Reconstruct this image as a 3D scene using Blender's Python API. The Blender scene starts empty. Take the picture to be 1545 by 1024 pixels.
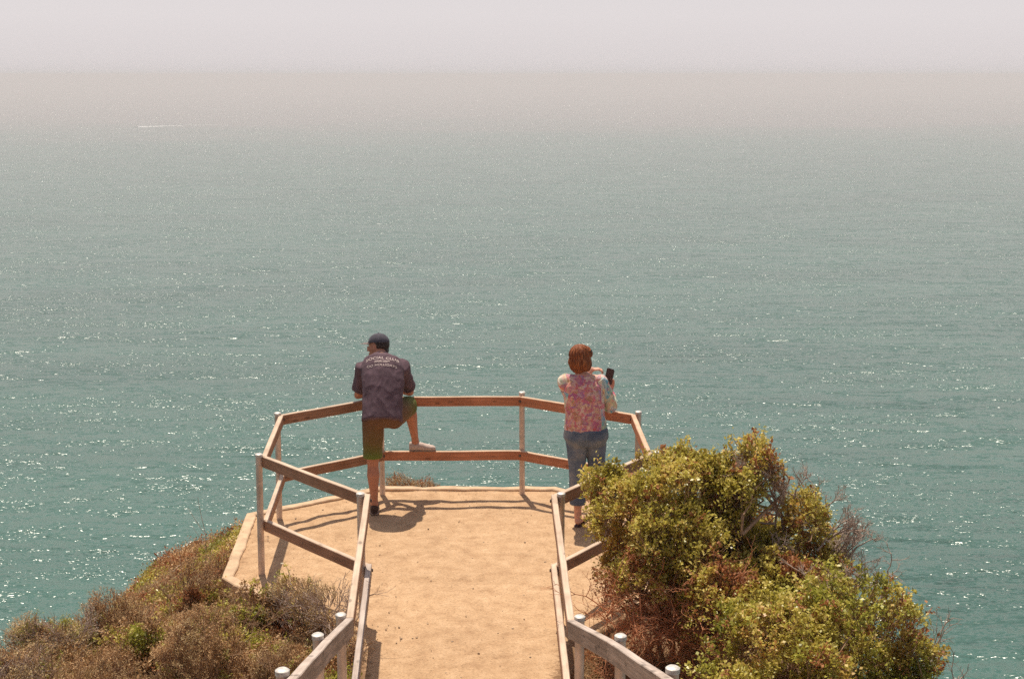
import bpy, bmesh, math, random
import numpy as np
from mathutils import Vector, Matrix, Quaternion, noise
from mathutils.bvhtree import BVHTree
R = math.radians
sc = bpy.context.scene
col = sc.collection
rng = np.random.default_rng(7)
random.seed(7)

# ------------------------------------------------------------------ helpers
def tag(o, label=None, cat=None, group=None, kind=None):
    if label: o['label'] = label
    if cat: o['category'] = cat
    if group: o['group'] = group
    if kind: o['kind'] = kind
    return o

def empty(name, loc, label, cat, group=None):
    o = bpy.data.objects.new(name, None); col.objects.link(o)
    o.location = loc; o.empty_display_size = .1
    return tag(o, label, cat, group)

def world_of(o):
    v = Vector((0, 0, 0))
    while o is not None:
        v += o.location; o = o.parent
    return v

def link_mesh(name, me, mats, parent=None, smooth=True):
    """mesh in world coordinates; moved so that its origin is its parent's origin"""
    o = bpy.data.objects.new(name, me); col.objects.link(o)
    for m in (mats if isinstance(mats, (list, tuple)) else [mats]): me.materials.append(m)
    if parent is not None:
        me.transform(Matrix.Translation(-world_of(parent)))
        o.parent = parent
    if smooth and len(me.polygons): me.polygons.foreach_set('use_smooth', [True]*len(me.polygons))
    return o

def link_bm(name, bm, mats, parent=None, smooth=True):
    me = bpy.data.meshes.new(name); bm.to_mesh(me); bm.free()
    return link_mesh(name, me, mats, parent, smooth)

def np_mesh(name, V, F, midx=None):
    """V (n,3), F (m,k) all the same k"""
    me = bpy.data.meshes.new(name)
    V = np.asarray(V, dtype=np.float32); F = np.asarray(F, dtype=np.int32)
    k = F.shape[1]
    me.vertices.add(len(V)); me.vertices.foreach_set('co', V.ravel())
    me.loops.add(F.size); me.loops.foreach_set('vertex_index', F.ravel())
    me.polygons.add(len(F)); me.polygons.foreach_set('loop_start', np.arange(0, F.size, k, dtype=np.int32))
    if midx is not None: me.polygons.foreach_set('material_index', np.asarray(midx, dtype=np.int32))
    me.update(calc_edges=True); me.validate()
    return me

# ------------------------------------------------------------------ materials
def mat(name):
    m = bpy.data.materials.new(name); m.use_nodes = True
    nt = m.node_tree; b = nt.nodes['Principled BSDF']
    return m, nt, b
def N(nt, typ, **kw):
    n = nt.nodes.new(typ)
    for k, v in kw.items():
        if k in n.inputs: n.inputs[k].default_value = v
        else: setattr(n, k, v)
    return n
def ramp(nt, stops, interp='LINEAR'):
    r = nt.nodes.new('ShaderNodeValToRGB'); cr = r.color_ramp; cr.interpolation = interp
    while len(cr.elements) < len(stops): cr.elements.new(.5)
    for e, (p, c) in zip(cr.elements, stops):
        e.position = p; e.color = (*c, 1)
    return r
def bump(nt, b, src, strength, dist):
    bp = N(nt, 'ShaderNodeBump'); bp.inputs['Strength'].default_value = strength; bp.inputs['Distance'].default_value = dist
    nt.links.new(src, bp.inputs['Height']); nt.links.new(bp.outputs[0], b.inputs['Normal'])
    return bp

def simple(name, c, rough=.8, metal=0, var=.15, scale=30, bs=.3, bd=.002, spec=.4):
    m, nt, b = mat(name)
    tc = N(nt, 'ShaderNodeTexCoord'); n = N(nt, 'ShaderNodeTexNoise'); n.inputs['Scale'].default_value = scale; n.inputs['Detail'].default_value = 4
    nt.links.new(tc.outputs['Object'], n.inputs['Vector'])
    r = ramp(nt, [(.3, tuple(x*(1-var) for x in c)), (.7, tuple(min(1, x*(1+var)) for x in c))])
    nt.links.new(n.outputs[0], r.inputs[0]); nt.links.new(r.outputs[0], b.inputs['Base Color'])
    b.inputs['Roughness'].default_value = rough; b.inputs['Metallic'].default_value = metal
    b.inputs['Specular IOR Level'].default_value = spec
    bump(nt, b, n.outputs[0], bs, bd)
    return m

def leaf_mat(name, stops, rough=.5, trans=.25, tcol=(.25, .3, .04)):
    m, nt, b = mat(name)
    g = N(nt, 'ShaderNodeNewGeometry')
    tc = N(nt, 'ShaderNodeTexCoord'); n = N(nt, 'ShaderNodeTexNoise'); n.inputs['Scale'].default_value = 3.2; n.inputs['Detail'].default_value = 3
    nt.links.new(tc.outputs['Object'], n.inputs['Vector'])
    mx = N(nt, 'ShaderNodeMath', operation='MULTIPLY_ADD'); mx.inputs[1].default_value = .62
    nt.links.new(g.outputs['Random Per Island'], mx.inputs[0])
    m2 = N(nt, 'ShaderNodeMath', operation='MULTIPLY_ADD'); m2.inputs[1].default_value = 1.5; m2.inputs[2].default_value = -.56
    nt.links.new(n.outputs[0], m2.inputs[0]); nt.links.new(m2.outputs[0], mx.inputs[2])
    r = ramp(nt, stops); nt.links.new(mx.outputs[0], r.inputs[0])
    nt.links.new(r.outputs[0], b.inputs['Base Color'])
    b.inputs['Roughness'].default_value = rough; b.inputs['Specular IOR Level'].default_value = .35
    if trans > 0:
        t = N(nt, 'ShaderNodeBsdfTranslucent'); nt.links.new(r.outputs[0], t.inputs[0])
        ms = N(nt, 'ShaderNodeMixShader'); ms.inputs[0].default_value = trans
        nt.links.new(b.outputs[0], ms.inputs[1]); nt.links.new(t.outputs[0], ms.inputs[2])
        nt.links.new(ms.outputs[0], nt.nodes['Material Output'].inputs[0])
    return m

def wood_mat(name, face, top, grain=.35):
    """boards: local X runs along the board"""
    m, nt, b = mat(name)
    tc = N(nt, 'ShaderNodeTexCoord'); oi = N(nt, 'ShaderNodeObjectInfo')
    mp = N(nt, 'ShaderNodeMapping'); mp.inputs['Scale'].default_value = (3, 60, 60)
    add = N(nt, 'ShaderNodeVectorMath', operation='ADD'); cmb = N(nt, 'ShaderNodeCombineXYZ')
    mm = N(nt, 'ShaderNodeMath', operation='MULTIPLY'); mm.inputs[1].default_value = 37
    nt.links.new(oi.outputs['Random'], mm.inputs[0]); nt.links.new(mm.outputs[0], cmb.inputs[0]); nt.links.new(mm.outputs[0], cmb.inputs[2])
    nt.links.new(tc.outputs['Object'], add.inputs[0]); nt.links.new(cmb.outputs[0], add.inputs[1])
    nt.links.new(add.outputs[0], mp.inputs[0])
    n = N(nt, 'ShaderNodeTexNoise'); n.inputs['Scale'].default_value = 1; n.inputs['Detail'].default_value = 6; n.inputs['Roughness'].default_value = .65
    nt.links.new(mp.outputs[0], n.inputs['Vector'])
    n2 = N(nt, 'ShaderNodeTexNoise'); n2.inputs['Scale'].default_value = 5; n2.inputs['Detail'].default_value = 3
    nt.links.new(add.outputs[0], n2.inputs['Vector'])
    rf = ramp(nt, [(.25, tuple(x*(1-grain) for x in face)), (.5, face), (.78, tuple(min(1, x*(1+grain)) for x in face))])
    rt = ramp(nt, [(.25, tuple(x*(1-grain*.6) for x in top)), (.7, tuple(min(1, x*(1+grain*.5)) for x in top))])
    nt.links.new(n.outputs[0], rf.inputs[0]); nt.links.new(n.outputs[0], rt.inputs[0])
    # knots and dark screw stains
    v = N(nt, 'ShaderNodeTexVoronoi'); v.inputs['Scale'].default_value = 1
    mp2 = N(nt, 'ShaderNodeMapping'); mp2.inputs['Scale'].default_value = (5, 12, 14)
    nt.links.new(add.outputs[0], mp2.inputs[0]); nt.links.new(mp2.outputs[0], v.inputs['Vector'])
    rk = ramp(nt, [(.10, (.25, .25, .25)), (.2, (1, 1, 1))]); nt.links.new(v.outputs['Distance'], rk.inputs[0])
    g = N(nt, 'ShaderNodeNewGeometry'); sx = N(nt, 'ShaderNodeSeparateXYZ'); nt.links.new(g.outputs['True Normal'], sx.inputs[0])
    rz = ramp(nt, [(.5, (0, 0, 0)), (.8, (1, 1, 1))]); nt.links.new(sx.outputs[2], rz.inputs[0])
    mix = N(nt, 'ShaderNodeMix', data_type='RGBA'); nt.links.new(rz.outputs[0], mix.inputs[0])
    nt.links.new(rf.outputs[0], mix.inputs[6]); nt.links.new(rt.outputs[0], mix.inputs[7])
    mul = N(nt, 'ShaderNodeMix', data_type='RGBA', blend_type='MULTIPLY'); mul.inputs[0].default_value = .6
    nt.links.new(mix.outputs[2], mul.inputs[6]); nt.links.new(rk.outputs[0], mul.inputs[7])
    mul2 = N(nt, 'ShaderNodeMix', data_type='RGBA', blend_type='MULTIPLY'); mul2.inputs[0].default_value = .5
    r2 = ramp(nt, [(.35, (.6, .55, .5)), (.6, (1, 1, 1))]); nt.links.new(n2.outputs[0], r2.inputs[0])
    nt.links.new(mul.outputs[2], mul2.inputs[6]); nt.links.new(r2.outputs[0], mul2.inputs[7])
    nt.links.new(mul2.outputs[2], b.inputs['Base Color'])
    b.inputs['Roughness'].default_value = .75; b.inputs['Specular IOR Level'].default_value = .25
    bump(nt, b, n.outputs[0], .5, .004)
    return m

M = {}
M['wood_red'] = wood_mat('red_wood', (.54, .22, .115), (.66, .46, .32))
M['wood_brown'] = wood_mat('brown_wood', (.38, .20, .12), (.64, .48, .36))
M['wood_grey'] = wood_mat('grey_wood', (.33, .25, .20), (.52, .42, .36), .5)
M['post'] = simple('post_metal', (.62, .49, .40), .5, .25, .25, 9, .2, .001)
M['cap'] = simple('cap_metal', (.60, .55, .50), .5, .2, .3, 60)
M['bolt'] = simple('bolt_metal', (.12, .09, .08), .6, .6)
M['skin_man'] = simple('tanned_skin', (.48, .20, .115), .6, 0, .12, 25, .1, .001)
M['skin_woman'] = simple('light_skin', (.66, .33, .22), .55, 0, .12, 25, .1, .001)
M['shirt'] = simple('faded_plum_cotton', (.125, .080, .094), .95, 0, .22, 14, .6, .004, .15)
M['letter'] = simple('cracked_white_print', (.62, .49, .45), .9, 0, .35, 90)
M['cap_cloth'] = simple('charcoal_twill', (.075, .068, .085), .9, 0, .3, 30)
M['brim'] = simple('worn_brim', (.42, .34, .32), .9, 0, .3, 30)
M['hair_dark'] = simple('dark_hair', (.035, .018, .012), .6, 0, .3, 120, .6, .003)
M['eye'] = simple('eye_white', (.7, .68, .64), .3)
M['iris'] = simple('iris', (.03, .02, .015), .2)
M['shoe_dark'] = simple('dark_leather', (.06, .03, .022), .7)
M['shoe_pale'] = simple('pale_suede', (.52, .40, .34), .9, 0, .2, 40)
M['sole'] = simple('shoe_sole', (.30, .20, .15), .8)
M['phone'] = simple('black_glass', (.012, .010, .012), .25, 0, .1, 20, 0, 0, .5)
M['phone_edge'] = simple('phone_rim', (.05, .045, .05), .4)
M['flip'] = simple('dark_strap', (.07, .02, .025), .7)
M['clip'] = simple('black_clip', (.01, .01, .01), .4)
M['white'] = simple('boat_white', (.8, .8, .78), .4)
M['glass'] = simple('boat_window', (.03, .04, .05), .15)
M['foam'] = simple('foam', (.85, .85, .84), .9)
M['feather'] = simple('white_feather', (.8, .8, .78), .8)
M['concrete'] = simple('sandy_concrete', (.58, .40, .255), .9, 0, .2, 12, .6, .006)
M['bark'] = simple('grey_brown_bark', (.36, .215, .125), .9, 0, .35, 40, .6, .004)
M['dead'] = simple('dead_twig', (.42, .31, .25), .9, 0, .3, 20)
M['rust_twig'] = simple('rust_dead_twig', (.55, .24, .12), .9, 0, .45, 9)
M['stone'] = simple('pebble', (.40, .29, .20), .9, 0, .4, 50)

def shorts_mat():
    m, nt, b = mat('ombre_board_shorts')
    tc = N(nt, 'ShaderNodeTexCoord'); sx = N(nt, 'ShaderNodeSeparateXYZ'); nt.links.new(tc.outputs['Object'], sx.inputs[0])
    n = N(nt, 'ShaderNodeTexNoise'); n.inputs['Scale'].default_value = 6; n.inputs['Detail'].default_value = 3
    nt.links.new(tc.outputs['Object'], n.inputs['Vector'])
    at = N(nt, 'ShaderNodeAttribute', attribute_name='hem')
    a = N(nt, 'ShaderNodeMath', operation='MULTIPLY_ADD'); a.inputs[1].default_value = .5
    nt.links.new(n.outputs[0], a.inputs[0]); nt.links.new(at.outputs['Fac'], a.inputs[2])
    r = ramp(nt, [(.25, (.16, .07, .025)), (.55, (.15, .09, .02)), (.8, (.12, .12, .015)), (1.0, (.12, .20, .018))])
    s = N(nt, 'ShaderNodeMath', operation='MULTIPLY'); s.inputs[1].default_value = .8
    nt.links.new(a.outputs[0], s.inputs[0]); nt.links.new(s.outputs[0], r.inputs[0])
    nt.links.new(r.outputs[0], b.inputs['Base Color']); b.inputs['Roughness'].default_value = .8
    return m
M['shorts'] = shorts_mat()

def floral(name, cols, scale, seed):
    m, nt, b = mat(name)
    tc = N(nt, 'ShaderNodeTexCoord'); add = N(nt, 'ShaderNodeVectorMath', operation='ADD'); add.inputs[1].default_value = (seed, seed, 0)
    nt.links.new(tc.outputs['Object'], add.inputs[0])
    n = N(nt, 'ShaderNodeTexNoise'); n.inputs['Scale'].default_value = scale*.6; n.inputs['Detail'].default_value = 2
    nt.links.new(add.outputs[0], n.inputs['Vector'])
    ad2 = N(nt, 'ShaderNodeMix', data_type='RGBA'); ad2.inputs[0].default_value = .12
    nt.links.new(add.outputs[0], ad2.inputs[6]); nt.links.new(n.outputs['Color'], ad2.inputs[7])
    v = N(nt, 'ShaderNodeTexVoronoi'); v.inputs['Scale'].default_value = scale; nt.links.new(ad2.outputs[2], v.inputs['Vector'])
    sx = N(nt, 'ShaderNodeSeparateColor'); nt.links.new(v.outputs['Color'], sx.inputs[0])
    r = ramp(nt, [(i/len(cols), c) for i, c in enumerate(cols)], 'CONSTANT'); nt.links.new(sx.outputs[0], r.inputs[0])
    v2 = N(nt, 'ShaderNodeTexVoronoi'); v2.inputs['Scale'].default_value = scale*2.3; nt.links.new(ad2.outputs[2], v2.inputs['Vector'])
    s2 = N(nt, 'ShaderNodeSeparateColor'); nt.links.new(v2.outputs['Color'], s2.inputs[0])
    rr = ramp(nt, [(i/len(cols), c) for i, c in enumerate(cols[::-1])], 'CONSTANT'); nt.links.new(s2.outputs[1], rr.inputs[0])
    mx = N(nt, 'ShaderNodeMix', data_type='RGBA'); mx.inputs[0].default_value = .42
    nt.links.new(r.outputs[0], mx.inputs[6]); nt.links.new(rr.outputs[0], mx.inputs[7])
    nt.links.new(mx.outputs[2], b.inputs['Base Color']); b.inputs['Roughness'].default_value = .85; b.inputs['Specular IOR Level'].default_value = .2
    n3 = N(nt, 'ShaderNodeTexNoise'); n3.inputs['Scale'].default_value = 18; nt.links.new(tc.outputs['Object'], n3.inputs['Vector'])
    bump(nt, b, n3.outputs[0], .5, .006)
    return m
M['blouse'] = floral('floral_blouse', [(.62, .15, .19), (.72, .32, .26), (.45, .12, .24), (.72, .42, .26), (.60, .13, .14), (.80, .58, .48), (.40, .18, .34), (.70, .22, .25), (.45, .25, .11), (.78, .52, .40)], 30, 3)
M['sleeve'] = floral('floral_sleeve', [(.80, .70, .54), (.20, .42, .50), (.74, .36, .34), (.62, .08, .14), (.72, .56, .34), (.82, .70, .60), (.34, .50, .36)], 16, 8)

def denim():
    m, nt, b = mat('blue_denim')
    tc = N(nt, 'ShaderNodeTexCoord'); n = N(nt, 'ShaderNodeTexNoise'); n.inputs['Scale'].default_value = 7; n.inputs['Detail'].default_value = 5
    nt.links.new(tc.outputs['Object'], n.inputs['Vector'])
    r = ramp(nt, [(.32, (.075, .10, .155)), (.5, (.14, .17, .225)), (.72, (.27, .27, .28))])
    nt.links.new(n.outputs[0], r.inputs[0]); nt.links.new(r.outputs[0], b.inputs['Base Color'])
    b.inputs['Roughness'].default_value = .9; b.inputs['Specular IOR Level'].default_value = .2
    bump(nt, b, n.outputs[0], .5, .008)
    return m
M['denim'] = denim()
M['denim_dark'] = simple('dark_denim', (.105, .125, .17), .9, 0, .2, 60)

def hair_red():
    m, nt, b = mat('auburn_hair')
    tc = N(nt, 'ShaderNodeTexCoord'); mp = N(nt, 'ShaderNodeMapping'); mp.inputs['Scale'].default_value = (110, 110, 9)
    nt.links.new(tc.outputs['Object'], mp.inputs[0]); n = N(nt, 'ShaderNodeTexNoise'); n.inputs['Scale'].default_value = 1; n.inputs['Detail'].default_value = 3
    nt.links.new(mp.outputs[0], n.inputs['Vector'])
    r = ramp(nt, [(.3, (.08, .02, .010)), (.5, (.25, .072, .026)), (.75, (.50, .18, .065))])
    nt.links.new(n.outputs[0], r.inputs[0]); nt.links.new(r.outputs[0], b.inputs['Base Color'])
    b.inputs['Roughness'].default_value = .6; b.inputs['Specular IOR Level'].default_value = .2
    bump(nt, b, n.outputs[0], .6, .004)
    return m
M['hair_red'] = hair_red()

def ground_mat(name, kind):
    m, nt, b = mat(name)
    g = N(nt, 'ShaderNodeNewGeometry')
    def noi(s, d=5, rg=.6):
        n = N(nt, 'ShaderNodeTexNoise'); n.inputs['Scale'].default_value = s; n.inputs['Detail'].default_value = d; n.inputs['Roughness'].default_value = rg
        nt.links.new(g.outputs['Position'], n.inputs['Vector']); return n
    big, mid, fine = noi(.9, 4), noi(7, 6, .65), noi(55, 4, .7)
    if kind == 'dirt':
        c1 = ramp(nt, [(.30, (.42, .26, .15)), (.5, (.535, .35, .208)), (.70, (.62, .42, .262))])
    else:
        c1 = ramp(nt, [(.3, (.13, .075, .04)), (.5, (.22, .13, .07)), (.7, (.34, .22, .12))])
    nt.links.new(mid.outputs[0], c1.inputs[0])
    c2 = ramp(nt, [(.35, (.93, .92, .91)), (.65, (1.03, 1.03, 1.02))]); nt.links.new(big.outputs[0], c2.inputs[0])
    mu = N(nt, 'ShaderNodeMix', data_type='RGBA', blend_type='MULTIPLY'); mu.inputs[0].default_value = 1
    nt.links.new(c1.outputs[0], mu.inputs[6]); nt.links.new(c2.outputs[0], mu.inputs[7])
    c3 = ramp(nt, [(.30, (.48, .42, .36)), (.43, (.93, .91, .89)), (.72, (1.2, 1.18, 1.15))]); nt.links.new(fine.outputs[0], c3.inputs[0])
    mu2 = N(nt, 'ShaderNodeMix', data_type='RGBA', blend_type='MULTIPLY'); mu2.inputs[0].default_value = .8
    nt.links.new(mu.outputs[2], mu2.inputs[6]); nt.links.new(c3.outputs[0], mu2.inputs[7])
    out = mu2.outputs[2]
    if kind == 'dirt':      # darker crumbs and litter gather along the path edges
        at = N(nt, 'ShaderNodeAttribute', attribute_name='edge'); lt = noi(22, 5, .75)
        aa = N(nt, 'ShaderNodeMath', operation='MULTIPLY_ADD'); aa.inputs[1].default_value = .55; nt.links.new(at.outputs['Fac'], aa.inputs[0]); nt.links.new(lt.outputs[0], aa.inputs[2])
        re = ramp(nt, [(.60, (0, 0, 0)), (.78, (.85, .85, .85))]); nt.links.new(aa.outputs[0], re.inputs[0])
        m3 = N(nt, 'ShaderNodeMix', data_type='RGBA'); nt.links.new(re.outputs[0], m3.inputs[0]); nt.links.new(out, m3.inputs[6]); m3.inputs[7].default_value = (.21, .115, .06, 1); out = m3.outputs[2]
    nt.links.new(out, b.inputs['Base Color']); b.inputs['Roughness'].default_value = .95; b.inputs['Specular IOR Level'].default_value = .15
    ad = N(nt, 'ShaderNodeMath', operation='MULTIPLY_ADD'); ad.inputs[1].default_value = .35
    nt.links.new(fine.outputs[0], ad.inputs[0]); nt.links.new(mid.outputs[0], ad.inputs[2])
    bump(nt, b, ad.outputs[0], .8, .02)
    return m
M['dirt'] = ground_mat('packed_sandy_dirt', 'dirt')
M['soil'] = ground_mat('brown_hillside_soil', 'soil')

# foliage palettes
M['leaf_bush'] = leaf_mat('olive_yellow_leaf', [(0, (.24, .17, .035)), (.25, (.42, .37, .06)), (.5, (.64, .54, .11)), (.78, (.80, .66, .22)), (1, (.72, .40, .15))], .36, .35)
M['leaf_gold'] = leaf_mat('golden_leaf', [(0, (.25, .19, .03)), (.5, (.56, .42, .09)), (1, (.64, .34, .10))], .45, .35)
M['leaf_red'] = leaf_mat('rusty_dead_leaf', [(0, (.18, .07, .03)), (.5, (.42, .16, .06)), (1, (.58, .28, .13))], .7, .25)
M['leaf_brown'] = leaf_mat('brown_sage_leaf', [(0, (.15, .08, .035)), (.45, (.50, .29, .13)), (1, (.76, .52, .29))], .8, .15)
M['leaf_grey'] = leaf_mat('grey_sage_leaf', [(0, (.32, .20, .09)), (.5, (.60, .42, .21)), (1, (.78, .62, .36))], .8, .15)
M['leaf_green'] = leaf_mat('green_leaf', [(0, (.16, .16, .02)), (.5, (.42, .40, .06)), (1, (.68, .60, .14))], .4, .35)
M['leaf_dry'] = leaf_mat('dry_grass_blade', [(0, (.34, .18, .09)), (.5, (.52, .35, .18)), (1, (.66, .50, .30))], .8, .2)

# ------------------------------------------------------------------ layout (metres, z = 0 is the platform floor, +Y looks out to sea)
SEA = -130.0
POLY = [(-1.20, 9.55), (-2.33, 10.93), (-2.44, 12.62), (-1.28, 13.50), (.42, 13.48), (1.42, 12.70), (1.48, 11.0), (.50, 9.62),
        (.36, 8.9), (.33, 7.6), (.50, 6.2), (.72, 4.0), (.8, -3.0), (-1.0, -3.0), (-.98, 4.0), (-.98, 6.2), (-.97, 7.6), (-1.03, 8.9)]
PA = np.array(POLY)
def sdf(x, y):
    """distance to the walking surface, negative inside; numpy arrays"""
    d = np.full(x.shape, 1e9); inside = np.zeros(x.shape, bool)
    n = len(PA)
    for i in range(n):
        ax, ay = PA[i]; bx, by = PA[(i+1) % n]
        ex, ey = bx-ax, by-ay; wx, wy = x-ax, y-ay
        t = np.clip((wx*ex+wy*ey)/(ex*ex+ey*ey), 0, 1)
        d = np.minimum(d, np.hypot(wx-ex*t, wy-ey*t))
        c = (ay > y) != (by > y)
        with np.errstate(divide='ignore', invalid='ignore'):
            xi = (bx-ax)*(y-ay)/(by-ay)+ax
        inside ^= c & (x < xi)
    return np.where(inside, -d, d)
def base_z(y):
    return np.clip((7.5-y)*.27, 0, 2.45)
def hill_z(x, y):
    d = np.maximum(sdf(x, y), 0)
    t = np.clip((y-9.6)/1.4, 0, 1); t = t*t*(3-2*t)
    left = np.where(x < -.4, 1.0, 0.0)
    gentle = (.13*d + .95*np.maximum(d-2.3, 0))*left + (.22*d + .9*np.maximum(d-1.5, 0))*(1-left)
    steep = .10 + .38*d + .8*np.maximum(d-.8, 0)
    fall = gentle*(1-t)+steep*t
    z = base_z(y)*np.clip(1-.02*d, .3, 1) - fall
    z = np.where(d <= 0, base_z(y)-.12, z-.03)
    return np.maximum(z, SEA-6)
def hz_many(x, y):
    D_ = sdf(x, y); z = hill_z(x, y)
    n = np.array([noise.fractal(Vector((a*1.1, b*1.1, 3)), 1, 2, 5) for a, b in zip(x, y)])
    return z + np.where(D_ > .05, np.clip((D_-.05)*4, 0, 1)*(.05+.02*np.clip(D_, 0, 60))*n, 0)
def hz(x, y): return float(hz_many(np.array([float(x)]), np.array([float(y)]))[0])

# hillside terrain, fine near the platform, coarse further out
def axis(lo, hi, a, b, h, g=1.16):
    pts = list(np.arange(a, b, h)); s = h; p = a
    L = []
    while p > lo: s *= g; p -= s; L.append(p)
    s = h; p = pts[-1]; Rr = []
    while p < hi: s *= g; p += s; Rr.append(p)
    return np.array(L[::-1]+pts+Rr)
xs = axis(-150, 150, -5.5, 4.5, .07); ys = axis(-120, 190, 6.5, 15, .07)
X, Y = np.meshgrid(xs, ys)
Z = hill_z(X, Y); D = sdf(X, Y)
nz = np.array([noise.fractal(Vector((a*1.1, b*1.1, 3)), 1, 2, 5) for a, b in zip(X.ravel(), Y.ravel())]).reshape(X.shape)
Z = Z + np.where(D > .05, np.clip((D-.05)*4, 0, 1)*(.05+.02*np.clip(D, 0, 60))*nz, 0)
ny_, nx_ = X.shape
idx = np.arange(nx_*ny_).reshape(ny_, nx_)
F = np.stack([idx[:-1, :-1].ravel(), idx[:-1, 1:].ravel(), idx[1:, 1:].ravel(), idx[1:, :-1].ravel()], 1)
me = np_mesh('hillside', np.stack([X.ravel(), Y.ravel(), Z.ravel()], 1), F)
tag(link_mesh('hillside', me, M['soil']), kind='structure')

# packed-dirt walking surface (path + platform): a gridded sheet with a skirt
bm = bmesh.new()
vs = [bm.verts.new((x, y, 0)) for x, y in POLY]
bm.faces.new(vs)
for ax, no, lo, hi in ((0, (1, 0, 0), -2.5, 1.5), (1, (0, 1, 0), -3, 13.6)):
    p = lo
    while p < hi:
        if not (ax == 1 and p < 6 and int(round((p-lo)/.12)) % 4):
            co = (p, 0, 0) if ax == 0 else (0, p, 0)
            bmesh.ops.bisect_plane(bm, geom=bm.verts[:]+bm.edges[:]+bm.faces[:], plane_co=co, plane_no=no)
        p += .12
bm.normal_update()
for v in bm.verts:
    dd = -float(sdf(np.array([v.co.x]), np.array([v.co.y]))[0])
    w = min(1, max(0, dd)/.15)
    v.co.z = float(base_z(np.array(v.co.y))) + w*(.016*noise.noise(Vector((v.co.x*3, v.co.y*3, 0))) + .012*noise.noise(Vector((v.co.x*8, v.co.y*8, 5))))
    # worn edges of the path
    if v.is_boundary and v.co.y < 9.3:
        v.co.x += .035*noise.noise(Vector((v.co.x, v.co.y*5, 2)))
be = [e for e in bm.edges if e.is_boundary]
r = bmesh.ops.extrude_edge_only(bm, edges=be)
for v in r['geom']:
    if isinstance(v, bmesh.types.BMVert): v.co.z -= .75 if v.co.y > 9.3 else .3
bmesh.ops.recalc_face_normals(bm, faces=bm.faces[:])
po = tag(link_bm('path', bm, M['dirt']), kind='structure')
pc = np.array([v.co[:] for v in po.data.vertices]); dd_ = -sdf(pc[:, 0], pc[:, 1])
ed = np.clip(1-dd_/.16, 0, 1)*np.where(pc[:, 1] < 9.7, 1.0, .45)
po.data.attributes.new('edge', 'FLOAT', 'POINT').data.foreach_set('value', ed.astype(np.float32))

# concrete edging round the outer side of the platform (low kerb, mitred)
def strip_loop(pts, w, z0, z1, name, m):
    bm = bmesh.new(); P = [Vector((x, y, 0)) for x, y in pts]; rows = []
    out = []
    for i in range(len(P)-1):
        n = max(1, int((P[i+1]-P[i]).length/.1))
        for k in range(n): out.append((P[i].lerp(P[i+1], k/n)))
    out.append(P[-1])
    for i, p in enumerate(out):
        a = out[max(i-1, 0)]; b_ = out[min(i+1, len(out)-1)]; t = (b_-a).normalized(); nrm = Vector((t.y, -t.x, 0))
        j = .012*noise.noise(p*4)+.006*noise.noise(p*15); k = .014*noise.noise(p*7+Vector((3, 0, 0)))
        q = [p-nrm*(.012), p-nrm*(.012), p+nrm*(w+k), p+nrm*(w+k)]
        zz = [z0, z1+j, z1+j*.5, -.03]
        rows.append([bm.verts.new((q[c].x, q[c].y, zz[c])) for c in range(4)])
    for a, b_ in zip(rows[:-1], rows[1:]):
        for c in range(3): bm.faces.new((a[c], a[c+1], b_[c+1], b_[c]))
    for rw in (rows[0], rows[-1]): bm.faces.new(rw)
    bmesh.ops.recalc_face_normals(bm, faces=bm.faces[:])
    bmesh.ops.bevel(bm, geom=[e for e in bm.edges if e.calc_face_angle(0) > 1], offset=.008, segments=1, affect='EDGES')
    return tag(link_bm(name, bm, m, smooth=False), kind='structure')
strip_loop([(-1.25, 9.61), (-1.75, 10.22), (-2.33, 10.93), (-2.44, 12.62), (-1.28, 13.50), (.42, 13.48), (1.42, 12.70), (1.48, 11.0), (1.0, 10.32)], .085, -.6, .022, 'kerb', M['concrete'])

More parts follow.
